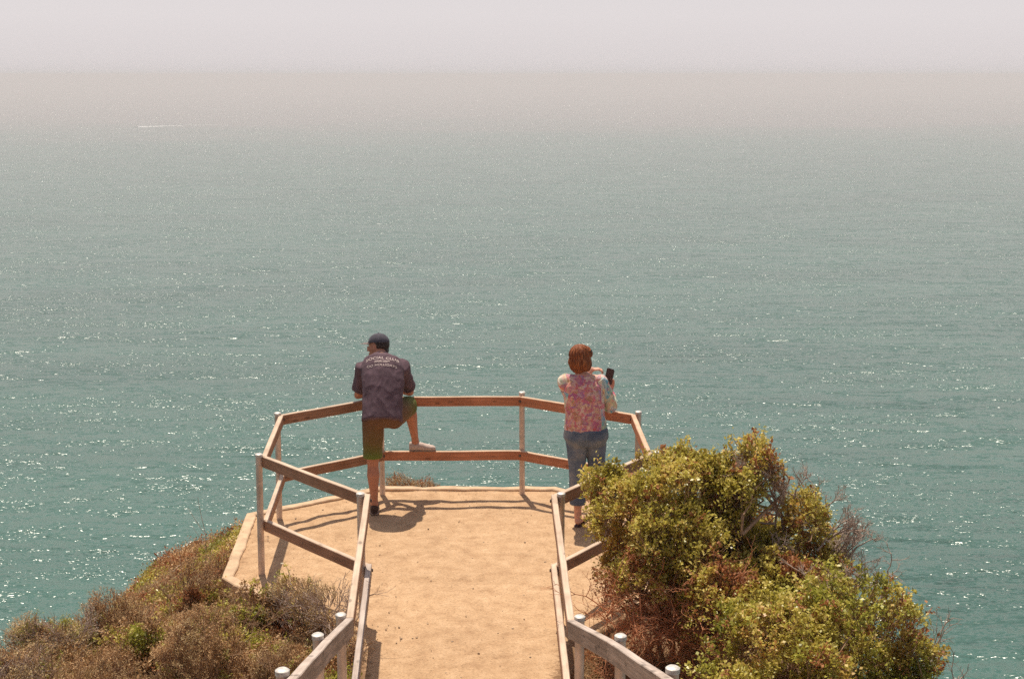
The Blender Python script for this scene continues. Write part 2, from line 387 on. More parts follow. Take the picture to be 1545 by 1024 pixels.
# ------------------------------------------------------------------ sea, haze, sky
def sea_mat():
    m, nt, b = mat('sea_water')
    g = N(nt, 'ShaderNodeNewGeometry')
    def noi(scale, detail, sy=1.0, off=0, rough=.55):
        mp = N(nt, 'ShaderNodeMapping'); mp.inputs['Scale'].default_value = (1, sy, 1); mp.inputs['Location'].default_value = (off, off*.7, 0)
        mp.inputs['Rotation'].default_value = (0, 0, R(7))
        nt.links.new(g.outputs['Position'], mp.inputs[0])
        n = N(nt, 'ShaderNodeTexNoise'); n.inputs['Scale'].default_value = scale; n.inputs['Detail'].default_value = detail; n.inputs['Roughness'].default_value = rough
        nt.links.new(mp.outputs[0], n.inputs['Vector']); return n
    def slope(n, k):
        s = N(nt, 'ShaderNodeVectorMath', operation='SUBTRACT'); s.inputs[1].default_value = (.5, .5, .5); nt.links.new(n.outputs['Color'], s.inputs[0])
        c = N(nt, 'ShaderNodeVectorMath', operation='SCALE'); c.inputs['Scale'].default_value = k; nt.links.new(s.outputs[0], c.inputs[0]); return c
    chop = slope(noi(.55, 1.6, 1.7, 0, .6), CHOP); wave0 = slope(noi(.12, 2.5, 2.6, 31), WAVE); swell = slope(noi(.02, 3, 6, 151), SWELL)
    wave = N(nt, 'ShaderNodeVectorMath', operation='ADD'); nt.links.new(wave0.outputs[0], wave.inputs[0]); nt.links.new(swell.outputs[0], wave.inputs[1])
    patch = noi(.012, 3, 2.2, 77)
    pr = ramp(nt, [(.38, (.6, .6, .6)), (.62, (1.3, 1.3, 1.3))]); nt.links.new(patch.outputs[0], pr.inputs[0])
    cm = N(nt, 'ShaderNodeVectorMath', operation='MULTIPLY'); nt.links.new(chop.outputs[0], cm.inputs[0]); nt.links.new(pr.outputs[0], cm.inputs[1])
    ad = N(nt, 'ShaderNodeVectorMath', operation='ADD'); nt.links.new(cm.outputs[0], ad.inputs[0]); nt.links.new(wave.outputs[0], ad.inputs[1])
    fl = N(nt, 'ShaderNodeVectorMath', operation='MULTIPLY'); fl.inputs[1].default_value = (1, 1, 0); nt.links.new(ad.outputs[0], fl.inputs[0])
    up = N(nt, 'ShaderNodeVectorMath', operation='ADD'); up.inputs[1].default_value = (0, 0, 1); nt.links.new(fl.outputs[0], up.inputs[0])
    nn = N(nt, 'ShaderNodeVectorMath', operation='NORMALIZE'); nt.links.new(up.outputs[0], nn.inputs[0])
    nt.links.new(nn.outputs[0], b.inputs['Normal'])
    c = ramp(nt, [(.35, SEA_C1), (.65, SEA_C2)]); nt.links.new(noi(.005, 4, 3).outputs[0], c.inputs[0])
    # cloud-shadow band painted into the water colour: paler far out, beyond a ragged edge
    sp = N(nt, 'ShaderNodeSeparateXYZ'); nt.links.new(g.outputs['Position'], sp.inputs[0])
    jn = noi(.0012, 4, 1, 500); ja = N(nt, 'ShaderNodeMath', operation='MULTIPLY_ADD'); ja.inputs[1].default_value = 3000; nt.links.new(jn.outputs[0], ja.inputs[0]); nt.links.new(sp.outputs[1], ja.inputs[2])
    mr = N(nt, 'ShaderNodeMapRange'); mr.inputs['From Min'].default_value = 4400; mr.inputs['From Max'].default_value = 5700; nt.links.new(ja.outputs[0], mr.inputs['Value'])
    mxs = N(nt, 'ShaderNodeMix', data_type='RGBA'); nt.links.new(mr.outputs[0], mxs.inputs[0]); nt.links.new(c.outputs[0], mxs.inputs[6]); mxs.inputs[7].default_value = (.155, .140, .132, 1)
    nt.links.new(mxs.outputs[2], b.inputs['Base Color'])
    b.inputs['Roughness'].default_value = SEA_ROUGH; b.inputs['IOR'].default_value = 1.333
    b.inputs['Specular IOR Level'].default_value = .5
    return m
CHOP, WAVE, SWELL, SEA_ROUGH = 2.1, 1.6, 1.5, .215
SEA_C1, SEA_C2 = (.022, .100, .077), (.035, .130, .100)
FAR = 42000
gx = axis(-FAR, FAR, -200, 200, 100, 1.5); gy = axis(-4000, FAR, 0, 400, 100, 1.5)
X, Y = np.meshgrid(gx, gy); ny_, nx_ = X.shape; idx = np.arange(nx_*ny_).reshape(ny_, nx_)
F = np.stack([idx[:-1, :-1].ravel(), idx[:-1, 1:].ravel(), idx[1:, 1:].ravel(), idx[1:, :-1].ravel()], 1)
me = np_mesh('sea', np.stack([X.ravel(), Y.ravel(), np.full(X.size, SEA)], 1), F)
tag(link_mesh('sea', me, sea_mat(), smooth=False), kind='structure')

hm = bpy.data.materials.new('haze_air'); hm.use_nodes = True; nt = hm.node_tree
nt.nodes.remove(nt.nodes['Principled BSDF'])
pv = N(nt, 'ShaderNodeVolumePrincipled'); HAZE = .00033
pv.inputs['Color'].default_value = (.92, .85, .86, 1); pv.inputs['Density'].default_value = HAZE; pv.inputs['Anisotropy'].default_value = 0.0
nt.links.new(pv.outputs[0], nt.nodes['Material Output'].inputs['Volume'])
bm = bmesh.new(); bmesh.ops.create_cube(bm, size=1)
x0, x1, y0, y1, z0, z1 = -90000, 90000, -9000, 90000, SEA-8, 9.0
for v in bm.verts: v.co = Vector(((x0+x1)/2+v.co.x*(x1-x0), (y0+y1)/2+v.co.y*(y1-y0), (z0+z1)/2+v.co.z*(z1-z0)))
tag(link_bm('haze', bm, hm, smooth=False), 'pale sea haze lying over the water', 'haze', kind='stuff')

SUN_EL, SUN_AZ = R(67), math.atan2(-.10, .40)      # azimuth measured from +Y towards +X
w = bpy.data.worlds.new('World'); sc.world = w; w.use_nodes = True; nt = w.node_tree
sky = N(nt, 'ShaderNodeTexSky', sky_type='NISHITA'); sky.sun_disc = False
sky.sun_elevation = SUN_EL; sky.sun_rotation = SUN_AZ; sky.air_density = 1.0; sky.dust_density = 4.0; sky.ozone_density = .6; sky.altitude = 130
bg = nt.nodes['Background']; bg.inputs['Strength'].default_value = .1
# marine haze veils the sky: its own pale grey-pink over the blue
tc = N(nt, 'ShaderNodeTexCoord'); sx = N(nt, 'ShaderNodeSeparateXYZ'); nt.links.new(tc.outputs['Generated'], sx.inputs[0])
rz = ramp(nt, [(0, (.93, .93, .93)), (.15, (.80, .80, .80)), (.6, (.3, .3, .3))]); nt.links.new(sx.outputs[2], rz.inputs[0])
rh = ramp(nt, [(0, (.715, .665, .675)), (.010, (.76, .71, .715)), (.04, (.81, .76, .77)), (.12, (.74, .71, .74)), (.35, (.36, .35, .37)), (.7, (.22, .22, .24))]); nt.links.new(sx.outputs[2], rh.inputs[0])
vs_ = N(nt, 'ShaderNodeVectorMath', operation='SCALE'); vs_.inputs['Scale'].default_value = 10; nt.links.new(rh.outputs[0], vs_.inputs[0])
mx = N(nt, 'ShaderNodeMix', data_type='RGBA'); nt.links.new(rz.outputs[0], mx.inputs[0])
nt.links.new(sky.outputs[0], mx.inputs[6]); nt.links.new(vs_.outputs[0], mx.inputs[7])
nt.links.new(mx.outputs[2], bg.inputs['Color'])
sd = bpy.data.lights.new('sun', 'SUN'); sd.energy = 4.7; sd.angle = R(.53); sd.color = (1, .92, .78)
so = bpy.data.objects.new('sun', sd); col.objects.link(so)
sdir = Vector((math.sin(SUN_AZ)*math.cos(SUN_EL), math.cos(SUN_AZ)*math.cos(SUN_EL), math.sin(SUN_EL)))
so.rotation_euler = (-sdir).to_track_quat('-Z', 'Y').to_euler()

cd = bpy.data.cameras.new('camera'); cam = bpy.data.objects.new('camera', cd); col.objects.link(cam); sc.camera = cam
cd.sensor_width = 36; cd.lens = 36*2146/1545; cd.clip_start = .1; cd.clip_end = 200000
cam.location = (0, 0, 4.0); cam.rotation_euler = (R(90)-math.atan(399/2146), 0, 0)
sc.view_settings.view_transform = 'Standard'; sc.view_settings.look = 'None'; sc.view_settings.exposure = 0; sc.view_settings.gamma = 1
sc.cycles.volume_bounces = 1; sc.cycles.max_bounces = 8; sc.cycles.sample_clamp_indirect = 6; sc.cycles.sample_clamp_direct = 10

# ------------------------------------------------------------------ railing
rail = empty('railing', (-.45, 11.6, 0), 'timber two-board railing on steel pipe posts around the sandy platform and its path', 'railing')
PR = .027
def cyl_rows(bm, c0, c1, r0, r1, n=20, caps=(True, True)):
    c0, c1 = Vector(c0), Vector(c1); t = (c1-c0).normalized(); q = t.to_track_quat('Z', 'Y')
    A = [bm.verts.new(c0+q @ Vector((r0*math.cos(a), r0*math.sin(a), 0))) for a in [2*math.pi*i/n for i in range(n)]]
    B = [bm.verts.new(c1+q @ Vector((r1*math.cos(a), r1*math.sin(a), 0))) for a in [2*math.pi*i/n for i in range(n)]]
    for i in range(n): bm.faces.new((A[i], A[(i+1) % n], B[(i+1) % n], B[i]))
    if caps[0]: bm.faces.new(A[::-1])
    if caps[1]: bm.faces.new(B)
    return A, B
def post(x, y, ztop, zb=-.3, lean=(0, 0)):
    bm = bmesh.new(); cyl_rows(bm, (x, y, zb), (x+lean[0], y+lean[1], ztop-.012), PR, PR)
    p = link_bm('post', bm, M['post'], rail)
    sharp(p, 40)
    bm = bmesh.new(); tx, ty = x+lean[0], y+lean[1]
    cyl_rows(bm, (tx, ty, ztop-.026), (tx, ty, ztop-.006), PR+.004, PR+.004, caps=(True, False))
    cyl_rows(bm, (tx, ty, ztop-.006), (tx, ty, ztop), PR+.004, PR-.004, caps=(False, True))
    bmesh.ops.remove_doubles(bm, verts=bm.verts[:], dist=.0001)
    c = link_bm('post_cap', bm, M['cap'], p); sharp(c, 40)
    return p
def sharp(o, deg):
    me = o.data; bm = bmesh.new(); bm.from_mesh(me)
    for e in bm.edges:
        if e.calc_face_angle(0) > R(deg): e.smooth = False
    bm.to_mesh(me); bm.free()
def board(a, b, m, w=.042, h=.09, over=(0, 0), ztrim=0):
    """timber board between two points given on its centre line at the top"""
    a, b = Vector(a), Vector(b); t = (b-a).normalized(); a = a-t*over[0]; b = b+t*over[1]
    L = (b-a).length; side = Vector((0, 0, 1)).cross(t).normalized(); up = t.cross(side)
    bm = bmesh.new(); n = max(2, int(L/.08)); rows = []
    for i in range(n+1):
        xx = -L/2+L*i/n; s = (a+b)/2+t*xx
        jy = .002*noise.noise(s*3); jz = .003*noise.noise(s*2.3+Vector((9, 0, 0)))
        rows.append([bm.verts.new((xx, sy*w/2+jy, (0 if sz > 0 else -h)+jz)) for sy, sz in ((-1, 1), (1, 1), (1, -1), (-1, -1))])
    for r0, r1 in zip(rows[:-1], rows[1:]):
        for c in range(4): bm.faces.new((r0[c], r0[(c+1) % 4], r1[(c+1) % 4], r1[c]))
    bm.faces.new(rows[0]); bm.faces.new(rows[-1][::-1])
    bmesh.ops.recalc_face_normals(bm, faces=bm.faces[:])
    bmesh.ops.bevel(bm, geom=[e for e in bm.edges if e.calc_face_angle(0) > 1], offset=.004, segments=1, affect='EDGES')
    me = bpy.data.meshes.new('rail_board'); bm.to_mesh(me); bm.free(); me.materials.append(m)
    o = bpy.data.objects.new('rail_board', me); col.objects.link(o); o.parent = rail
    mw = Matrix((t, side, up)).transposed().to_4x4(); mw.translation = (a+b)/2 - rail.location
    o.matrix_local = mw
    return o
def bolt(p, q, parent):
    bm = bmesh.new(); cyl_rows(bm, p, q, .009, .009, 8); cyl_rows(bm, Vector(q), Vector(q)+(Vector(q)-Vector(p)).normalized()*.006, .014, .012, 6)
    return link_bm('bolt', bm, M['bolt'], parent, False)
ctr = Vector((-.48, 11.6, 0))
PT = dict(A=(-2.045, 11.06), B=(-2.135, 12.52), C=(-1.255, 13.275), D=(.10, 13.295), E=(1.145, 12.54), F=(1.165, 11.15), G=(-1.105, 9.985), H=(.358, 9.985))
LN = dict(A=(.010, .01, 0), B=(.02, -.03, 0), C=(.0, 0, 0), D=(-.005, .005, 0), E=(0, 0, 0), F=(0, 0, 0), G=(.0, 0, 0), H=(0, 0, 0))
for k, (x, y) in PT.items(): post(x, y, 1.01 if k != 'D' else 1.02, lean=LN[k][:2])
KL, KR = Vector((-.968, 7.62, 0)), Vector((.382, 7.59, 0))
post(KL.x, KL.y, 1.01); post(KR.x, KR.y, 1.01)
L2, L3, R2, R3 = (-.975, 6.75), (-.965, 5.62), (.545, 6.75), (.675, 5.62)
post(*L2, 1.245, 0); post(*L3, 1.55, .3); post(*R2, 1.24, 0); post(*R3, 1.56, .3)
def inner(a, c=ctr, off=PR+.024):
    a = Vector((*a, 0)) if len(a) == 2 else Vector(a); return a
# corners of the board loops: posts moved inward
def corner(prev, p, nxt, off=PR+.023):
    prev, p, nxt = [Vector((*q[:2], 0)) for q in (prev, p, nxt)]
    t1 = (p-prev).normalized(); t2 = (nxt-p).normalized()
    n1 = Vector((t1.y, -t1.x, 0)); n2 = Vector((t2.y, -t2.x, 0))
    bis = (n1+n2).normalized(); return p+bis*off/max(.3, bis.dot(n1))
seq = [L3, L2, KL, PT['G'], PT['A'], PT['B'], PT['C'], PT['D'], PT['E'], PT['F'], PT['H'], KR, R2, R3]
cn = {}
nm = ['L3', 'L2', 'KL', 'G', 'A', 'B', 'C', 'D', 'E', 'F', 'H', 'KR', 'R2', 'R3']
for i, k in enumerate(nm):
    p = seq[i]; a = seq[i-1] if i else (seq[0][0], seq[0][1]-1); b_ = seq[i+1] if i < len(seq)-1 else (seq[-1][0], seq[-1][1]-1)
    cn[k] = corner(a, p, b_)
def V3(v, z): return Vector((v.x, v.y, z))
TOPZ, LOWZ = .985, .452
far = [('A', 'B', 'wood_brown'), ('B', 'C', 'wood_brown'), ('C', 'D', 'wood_red'), ('D', 'E', 'wood_red'), ('E', 'F', 'wood_red'), ('F', 'H', 'wood_brown'), ('G', 'A', 'wood_brown')]
for a, b_, m in far:
    for z in (TOPZ, LOWZ):
        o = board(V3(cn[a], z), V3(cn[b_], z), M[m], over=(-.002, -.002))
        for k, (e, d) in enumerate(((a, 1), (b_, -1))):
            pass
# straight boards beside the path, then boards climbing with the slope
zt = dict(KL=.985, L2=1.215, L3=1.52, KR=.985, R2=1.21, R3=1.53)
for z in (TOPZ, LOWZ):
    board(V3(cn['KL'], z), V3(cn['G'], z), M['wood_grey' if z == LOWZ else 'wood_brown'], over=(-.002, .03))
    board(V3(cn['H'], z), V3(cn['KR'], z), M['wood_brown'], over=(.03, -.002))
for s in ('L', 'R'):
    k, p2, p3 = 'K'+s, s+'2', s+'3'
    for dz in (0, -.533):
        board(V3(cn[k], zt[k]+dz), V3(cn[p2], zt[p2]+dz), M['wood_grey'], over=(0, 0), w=.046, h=.10)
        board(V3(cn[p2], zt[p2]+dz), V3(cn[p3], zt[p3]+dz), M['wood_grey'], over=(-.002, 0), w=.046, h=.10)
        e = cn[p3]+(cn[p3]-cn[p2])*1.0; e.z = 0
        board(V3(cn[p3], zt[p3]+dz), V3(e, zt[p3]+(zt[p3]-zt[p2])+dz), M['wood_grey'], over=(-.002, 0), w=.046, h=.10)
# bolts through boards into each post
for k in ('A', 'B', 'C', 'D', 'E', 'F', 'G', 'H'):
    p = Vector((*PT[k], 0)); c = cn[k]; d = (c-p).normalized()
    pobj = [o for o in rail.children if o.name.startswith('post') and abs(0) == 0][list(PT).index(k)]
    for z in (TOPZ-.045, LOWZ-.045):
        bolt(V3(p+d*.02, z), V3(c+d*.024, z), pobj)
# ------------------------------------------------------------------ vegetation
def unit(a): return a/np.maximum(np.linalg.norm(a, axis=-1, keepdims=True), 1e-9)
def tubes(P0, P1, r0, r1, k=3):
    """many straight tapered twigs as one vertex/face array"""
    P0, P1 = np.asarray(P0, float), np.asarray(P1, float); n = len(P0)
    t = unit(P1-P0); a = np.where(np.abs(t[:, 2:3]) < .9, [[0, 0, 1.]], [[1., 0, 0]]); u = unit(np.cross(t, a)); v = np.cross(t, u)
    r0 = np.broadcast_to(np.asarray(r0, float), (n,))[:, None]; r1 = np.broadcast_to(np.asarray(r1, float), (n,))[:, None]
    V = np.zeros((n, 2*k, 3))
    for i in range(k):
        an = 2*math.pi*i/k; d = u*math.cos(an)+v*math.sin(an)
        V[:, i] = P0+d*r0; V[:, k+i] = P1+d*r1
    F = np.array([[i, (i+1) % k, k+(i+1) % k, k+i] for i in range(k)])
    return V.reshape(-1, 3), (F[None]+(np.arange(n)*2*k)[:, None, None]).reshape(-1, 4)
def leaves(P, Dn, L, W, up):
    """folded four-point leaves: base P, direction Dn, length L, width W, face normal hint up"""
    n = len(P); Dn = unit(Dn); s = unit(np.cross(Dn, up)); nn = np.cross(s, Dn)
    L = np.asarray(L)[:, None]; W = np.asarray(W)[:, None]
    V = np.stack([P, P+Dn*L*.5+s*W*.5+nn*W*.18, P+Dn*L, P+Dn*L*.5-s*W*.5+nn*W*.18], 1)
    return V.reshape(-1, 3), np.arange(4*n).reshape(n, 4)
def cat_(parts):
    V, F, o = [], [], 0
    for v, f in parts:
        V.append(v); F.append(f+o); o += len(v)
    return np.concatenate(V), np.concatenate(F)
def randdir(n): return unit(rng.normal(size=(n, 3)))
def nz3(P, s, off=0):
    return np.array([noise.noise(Vector((p[0]*s+off, p[1]*s, p[2]*s))) for p in P])

def crooked(p, q, n, wob):
    """polyline from p to q that wanders"""
    p, q = np.array(p, float), np.array(q, float); t = np.linspace(0, 1, n+1)[:, None]
    L = np.linalg.norm(q-p); off = rng.normal(size=(n+1, 3))*wob*L
    off[0] = off[-1] = 0
    sag = np.sin(t*math.pi)*np.array([0, 0, rng.uniform(-.05, .12)])*L
    return p+(q-p)*t+off+sag
def limb_tubes(pts, r0, r1, k=6):
    n = len(pts)-1; rr = r0+(r1-r0)*np.linspace(0, 1, n+1)
    return tubes(pts[:-1], pts[1:], rr[:-1], rr[1:], k)

def clump_centres(lobes, dens, rough=.22, gap=-.28, seed=0, inner=.25):
    """points near the skin of a union of ellipsoids, broken up by noise so that hollows and gaps remain"""
    out, outn = [], []
    for (c, r) in lobes:
        c, r = np.array(c), np.array(r); area = 4*math.pi*((r[0]*r[1])**1.6/3+(r[0]*r[2])**1.6/3+(r[1]*r[2])**1.6/3)**(1/1.6)
        n = int(area*dens); d = randdir(n); d[:, 2] = np.where(d[:, 2] < -.55, -d[:, 2], d[:, 2])
        rad = 1-np.abs(rng.normal(size=n))*inner
        P = c+d*r*rad[:, None]
        nn = nz3(P, 3.1, seed)+.5*nz3(P, 7.3, seed+9)
        P = P+d*(nn*rough*1.1)[:, None]
        keep = nz3(P, 2.4, seed+31)+.5*nz3(P, 6, seed+50) > gap
        for (c2, r2) in lobes:
            if np.allclose(c2, c): continue
            q = (P-np.array(c2))/np.array(r2)
            keep &= (np.linalg.norm(q, axis=1) > .72) | (rng.random(n) < .06)
        out.append(P[keep]); outn.append(unit(d[keep]/r))
    return np.concatenate(out), np.concatenate(outn)

def foliage(P, Nn, per=16, ll=.026, lw=.014, twig=.11, spread=.05, updir=.5):
    n = len(P)
    tdir = unit(Nn*.8+randdir(n)*.7+np.array([0, 0, updir]))
    tip = P+tdir*twig*rng.uniform(.3, 1, (n, 1)); root = P-tdir*twig*.8
    k = per; T = np.repeat(tip, k, 0); Rt = np.repeat(P, k, 0); TD = np.repeat(tdir, k, 0)
    f = rng.random((n*k, 1))**.6; base = Rt+(T-Rt)*f + randdir(n*k)*spread*rng.random((n*k, 1))
    ld = unit(TD*.6+randdir(n*k)*.9+np.array([0, 0, .1]))
    up = unit(randdir(n*k)*.75+np.array([0, .2, 1.0]))
    sz = rng.uniform(.6, 1.25, n*k)
    lv = leaves(base, ld, ll*sz, lw*sz*rng.uniform(.8, 1.2, n*k), up)
    tw = tubes(root, tip, .0028, .0012)
    return lv, tw

def skeleton(base, lobes, P, nlimb=1, r=.03, sub=26, wob=.07):
    parts = []; base = np.array(base, float)
    for i, (c, rr) in enumerate(lobes):
        c = np.array(c)
        b0 = base+np.array([rng.normal()*.08, rng.normal()*.08, 0]); pts = crooked(b0, c, 7, wob)
        parts.append(limb_tubes(pts, r*rng.uniform(.7, 1.1), r*.35))
        d = np.linalg.norm((P-c)/np.array(rr), axis=1); near = np.where(d < 1.35)[0]
        if len(near) == 0: continue
        for j in rng.choice(near, min(sub, len(near)), replace=False):
            s = pts[rng.integers(3, 8)]
            q = crooked(s, P[j], 5, .09); parts.append(limb_tubes(q, r*.28, .003, 4))
    return cat_(parts)

def dead_branch(p, d, L, depth=4, r=.012, out=None, bias=(0, 0, .05), kink=.45):
    """one bare branch that forks again and again"""
    if out is None: out = []
    p = np.array(p, float); d = unit(np.array(d, float)); n = 4
    for i in range(n):
        d = unit(d+rng.normal(size=3)*kink*.45+np.array(bias)); q = p+d*L/n
        out.append((p, q, r*(1-i/n*.4), r*(1-(i+1)/n*.4))); p = q
        if depth > 0 and (i > 0 or depth < 3) and rng.random() < .8:
            dead_branch(p, unit(d+rng.normal(size=3)*.75), L*rng.uniform(.4, .65), depth-1, r*.55, out, bias, kink)
    if depth > 0: dead_branch(p, unit(d+rng.normal(size=3)*.4), L*.6, depth-1, r*.6, out, bias, kink)
    return out
def dead_mesh(branches):
    a = [x for b_ in branches for x in b_]
    return tubes([x[0] for x in a], [x[1] for x in a], np.maximum([x[2] for x in a], .0012), np.maximum([x[3] for x in a], .0010), 4)

def part(name, vf, m, parent, midx=None):
    o = link_mesh(name, np_mesh(name, vf[0], vf[1], midx), m, parent, smooth=False); return o

def split_mats(P, per, rules, dead=0):
    """material index for every leaf from noise patches: rules = [(noise scale, offset, threshold, index)]"""
    idx = np.zeros(len(P), int)
    for s, off, th, k in rules:
        idx[(nz3(P, s, off)+.35*nz3(P, s*3, off+5)) > th] = k
    if dead: idx[rng.random(len(P)) < dead] = rules[-1][3]
    return np.repeat(idx, per)

# --- the big bush right of the platform
def project_z(x, y): return hz(x, y)
root = empty('coastal_shrub', (1.25, 9.55, hz(1.25, 9.55)), 'largest bush, olive leaved, hiding the right side of the railing', 'bush')
lobes = [((.93, 9.62, 1.00), (.37, .42, .34)), ((1.27, 9.75, 1.02), (.34, .42, .36)), ((1.65, 9.62, 1.28), (.15, .2, .12)), ((1.75, 9.6, 1.33), (.09, .14, .05)), ((1.40, 9.75, 1.08), (.20, .3, .18)), ((.70, 9.72, 1.14), (.20, .24, .15)), ((1.42, 8.98, .42), (.40, .34, .34)), ((1.85, 9.1, .45), (.34, .34, .3)), ((.98, 9.25, .85), (.28, .3, .26)), ((1.52, 9.6, 1.12), (.2, .3, .2)),
         ((1.68, 9.7, .64), (.33, .42, .27)), ((2.07, 9.6, .90), (.12, .18, .16)), ((2.22, 9.6, .56), (.15, .26, .24)), ((1.12, 9.35, .58), (.46, .45, .42)),
         ((1.62, 9.35, .40), (.42, .45, .36)), ((.90, 9.32, .62), (.24, .35, .36)), ((1.98, 9.4, .34), (.3, .4, .3))]
P, Nn = clump_centres(lobes, 430, .15, -.36, 2)
low = (P[:, 2] < .55+.1*nz3(P, 3)) & (P[:, 0] < 1.35)          # the left foot of the bush has died back
P2, N2 = P[~low], Nn[~low]
lv, tw = foliage(P2, N2, 17, .030, .019, .10, .045)
part('foliage', lv, [M['leaf_bush'], M['leaf_gold'], M['leaf_red']], root, split_mats(P2, 17, [(2.6, 11, .28, 1), (3.4, 70, .42, 2)], .06))
part('twigs', tw, M['bark'], root)
Pd, Nd = P[low], Nn[low]
lv, tw = foliage(Pd, Nd, 9, .024, .014, .12, .06, .2)
part('dead_foliage', lv, [M['leaf_red'], M['leaf_bush'], M['leaf_dry']], root, split_mats(Pd, 9, [(3.0, 33, .12, 1), (4.0, 5, .3, 2)]))['label'] = 'rusty died-back foot of the bush'
part('branches', skeleton(root.location, lobes, P, r=.026, sub=34), M['bark'], root)
br = []
for p, d, L in [((2.2, 9.55, .62), (.35, 0, .9), .24), ((2.24, 9.5, .5), (.8, 0, .8), .22), ((1.95, 9.6, .95), (.5, 0, .9), .2), ((2.0, 9.6, .85), (.3, 0, 1), .24), ((2.22, 9.45, .35), (.9, 0, .6), .26), ((2.12, 9.45, .75), (.9, -.1, .5), .22), ((1.75, 9.35, .72), (.6, -.5, .6), .16), ((1.86, 9.6, .82), (-.25, 0, 1), .30), ((1.88, 9.6, .95), (-.5, 0, .6), .26), ((1.86, 9.62, 1.02), (-.2, .1, 1), .2), ((1.90, 9.6, 1.0), (.1, 0, 1), .18), ((1.84, 9.6, 1.0), (-1, 0, .45), .24),
                ((1.80, 9.55, 1.1), (-.7, 0, .6), .20), ((1.85, 9.6, .9), (-1, .1, .25), .28), ((2.18, 9.5, .5), (.6, 0, .75), .24), ((2.2, 9.5, .55), (.7, 0, .9), .24), ((2.22, 9.5, .42), (1, 0, .4), .22), ((2.25, 9.5, .7), (.6, 0, 1), .18), ((2.3, 9.5, .6), (.3, .1, 1), .2),
                ((2.1, 9.5, .4), (.9, -.1, .7), .26), ((2.15, 9.5, .3), (.9, 0, .5), .28), ((2.2, 9.5, .8), (.7, 0, .7), .18), ((1.93, 9.6, .9), (.2, 0, 1), .2)]:
    br.append(dead_branch(p, d, L, 4, .010, bias=(.0, 0, .06)))
# the crooked bare stem that carries the wind-blown tuft
stem = [((1.88, 9.6, .45), (1.93, 9.6, .72)), ((1.93, 9.6, .72), (1.90, 9.6, .95)), ((1.90, 9.6, .95), (1.80, 9.6, 1.08)), ((1.80, 9.6, 1.08), (1.72, 9.6, 1.16)), ((1.72, 9.6, 1.16), (1.68, 9.6, 1.32)),
        ((1.90, 9.6, .95), (1.70, 9.58, 1.00)), ((1.70, 9.58, 1.0), (1.55, 9.6, 1.02))]
br.append([(np.array(a), np.array(b_), .017-.002*i, .015-.002*i) for i, (a, b_) in enumerate(stem)])
part('bare_branches', dead_mesh(br), M['dead'], root)['label'] = 'bare wind-bent grey branches'
br = []
for i in range(150):
    x = rng.uniform(.62, 1.5); z = rng.uniform(.02, .62); y = rng.uniform(8.85, 9.25)
    br.append(dead_branch((x, y, z), (rng.normal(), -.35, rng.normal()*.7+.3), rng.uniform(.12, .3), 2, .005, kink=.7))
part('dead_stems', dead_mesh(br), M['rust_twig'], root)['label'] = 'tangle of rust brown dead stems'

# --- the second bush, nearer, lower right
root = empty('coastal_shrub', (1.95, 8.2, hz(1.95, 8.2)), 'lower green bush at the bottom right corner, in front of the largest bush', 'bush')
lobes = [((1.75, 8.2, .52), (.38, .42, .33)), ((2.12, 8.25, .55), (.33, .4, .36)), ((2.42, 8.3, .38), (.20, .35, .28)), ((1.35, 8.0, .30), (.26, .35, .30)), ((1.75, 7.85, .30), (.45, .4, .4)), ((2.3, 7.9, .2), (.33, .4, .34)), ((1.55, 8.35, .50), (.24, .3, .2)), ((2.58, 7.9, .02), (.22, .35, .3))]
P, Nn = clump_centres(lobes, 390, .19, -.34, 44)
lv, tw = foliage(P, Nn, 17, .027, .018, .09, .045)
part('foliage', lv, [M['leaf_bush'], M['leaf_green'], M['leaf_gold'], M['leaf_red']], root, split_mats(P, 17, [(2.2, 14, .02, 1), (3.2, 90, .33, 2), (3.6, 120, .42, 3)], .05))
part('twigs', tw, M['bark'], root)
part('branches', skeleton(root.location, lobes, P, r=.022, sub=30), M['bark'], root)
br = []
for p, d, L in [((2.12, 8.5, .72), (.2, 0, 1), .2), ((2.30, 8.5, .66), (.25, 0, 1), .25), ((2.33, 8.5, .7), (-.1, 0, 1), .2), ((2.5, 8.3, .35), (.8, 0, .7), .22), ((2.55, 8.2, .25), (1, 0, .1), .24), ((2.6, 8.2, .15), (.9, 0, .2), .2), ((2.55, 8.3, .3), (.3, 0, 1), .25), ((2.58, 8.1, -.02), (.8, 0, .1), .24),
                ((2.0, 8.6, .7), (.2, 0, 1), .16), ((1.98, 8.7, .7), (-.4, 0, 1), .2)]:
    br.append(dead_branch(p, d, L, 3, .008))
part('bare_branches', dead_mesh(br), M['dead'], root)['label'] = 'bare grey branches sticking out towards the sea'

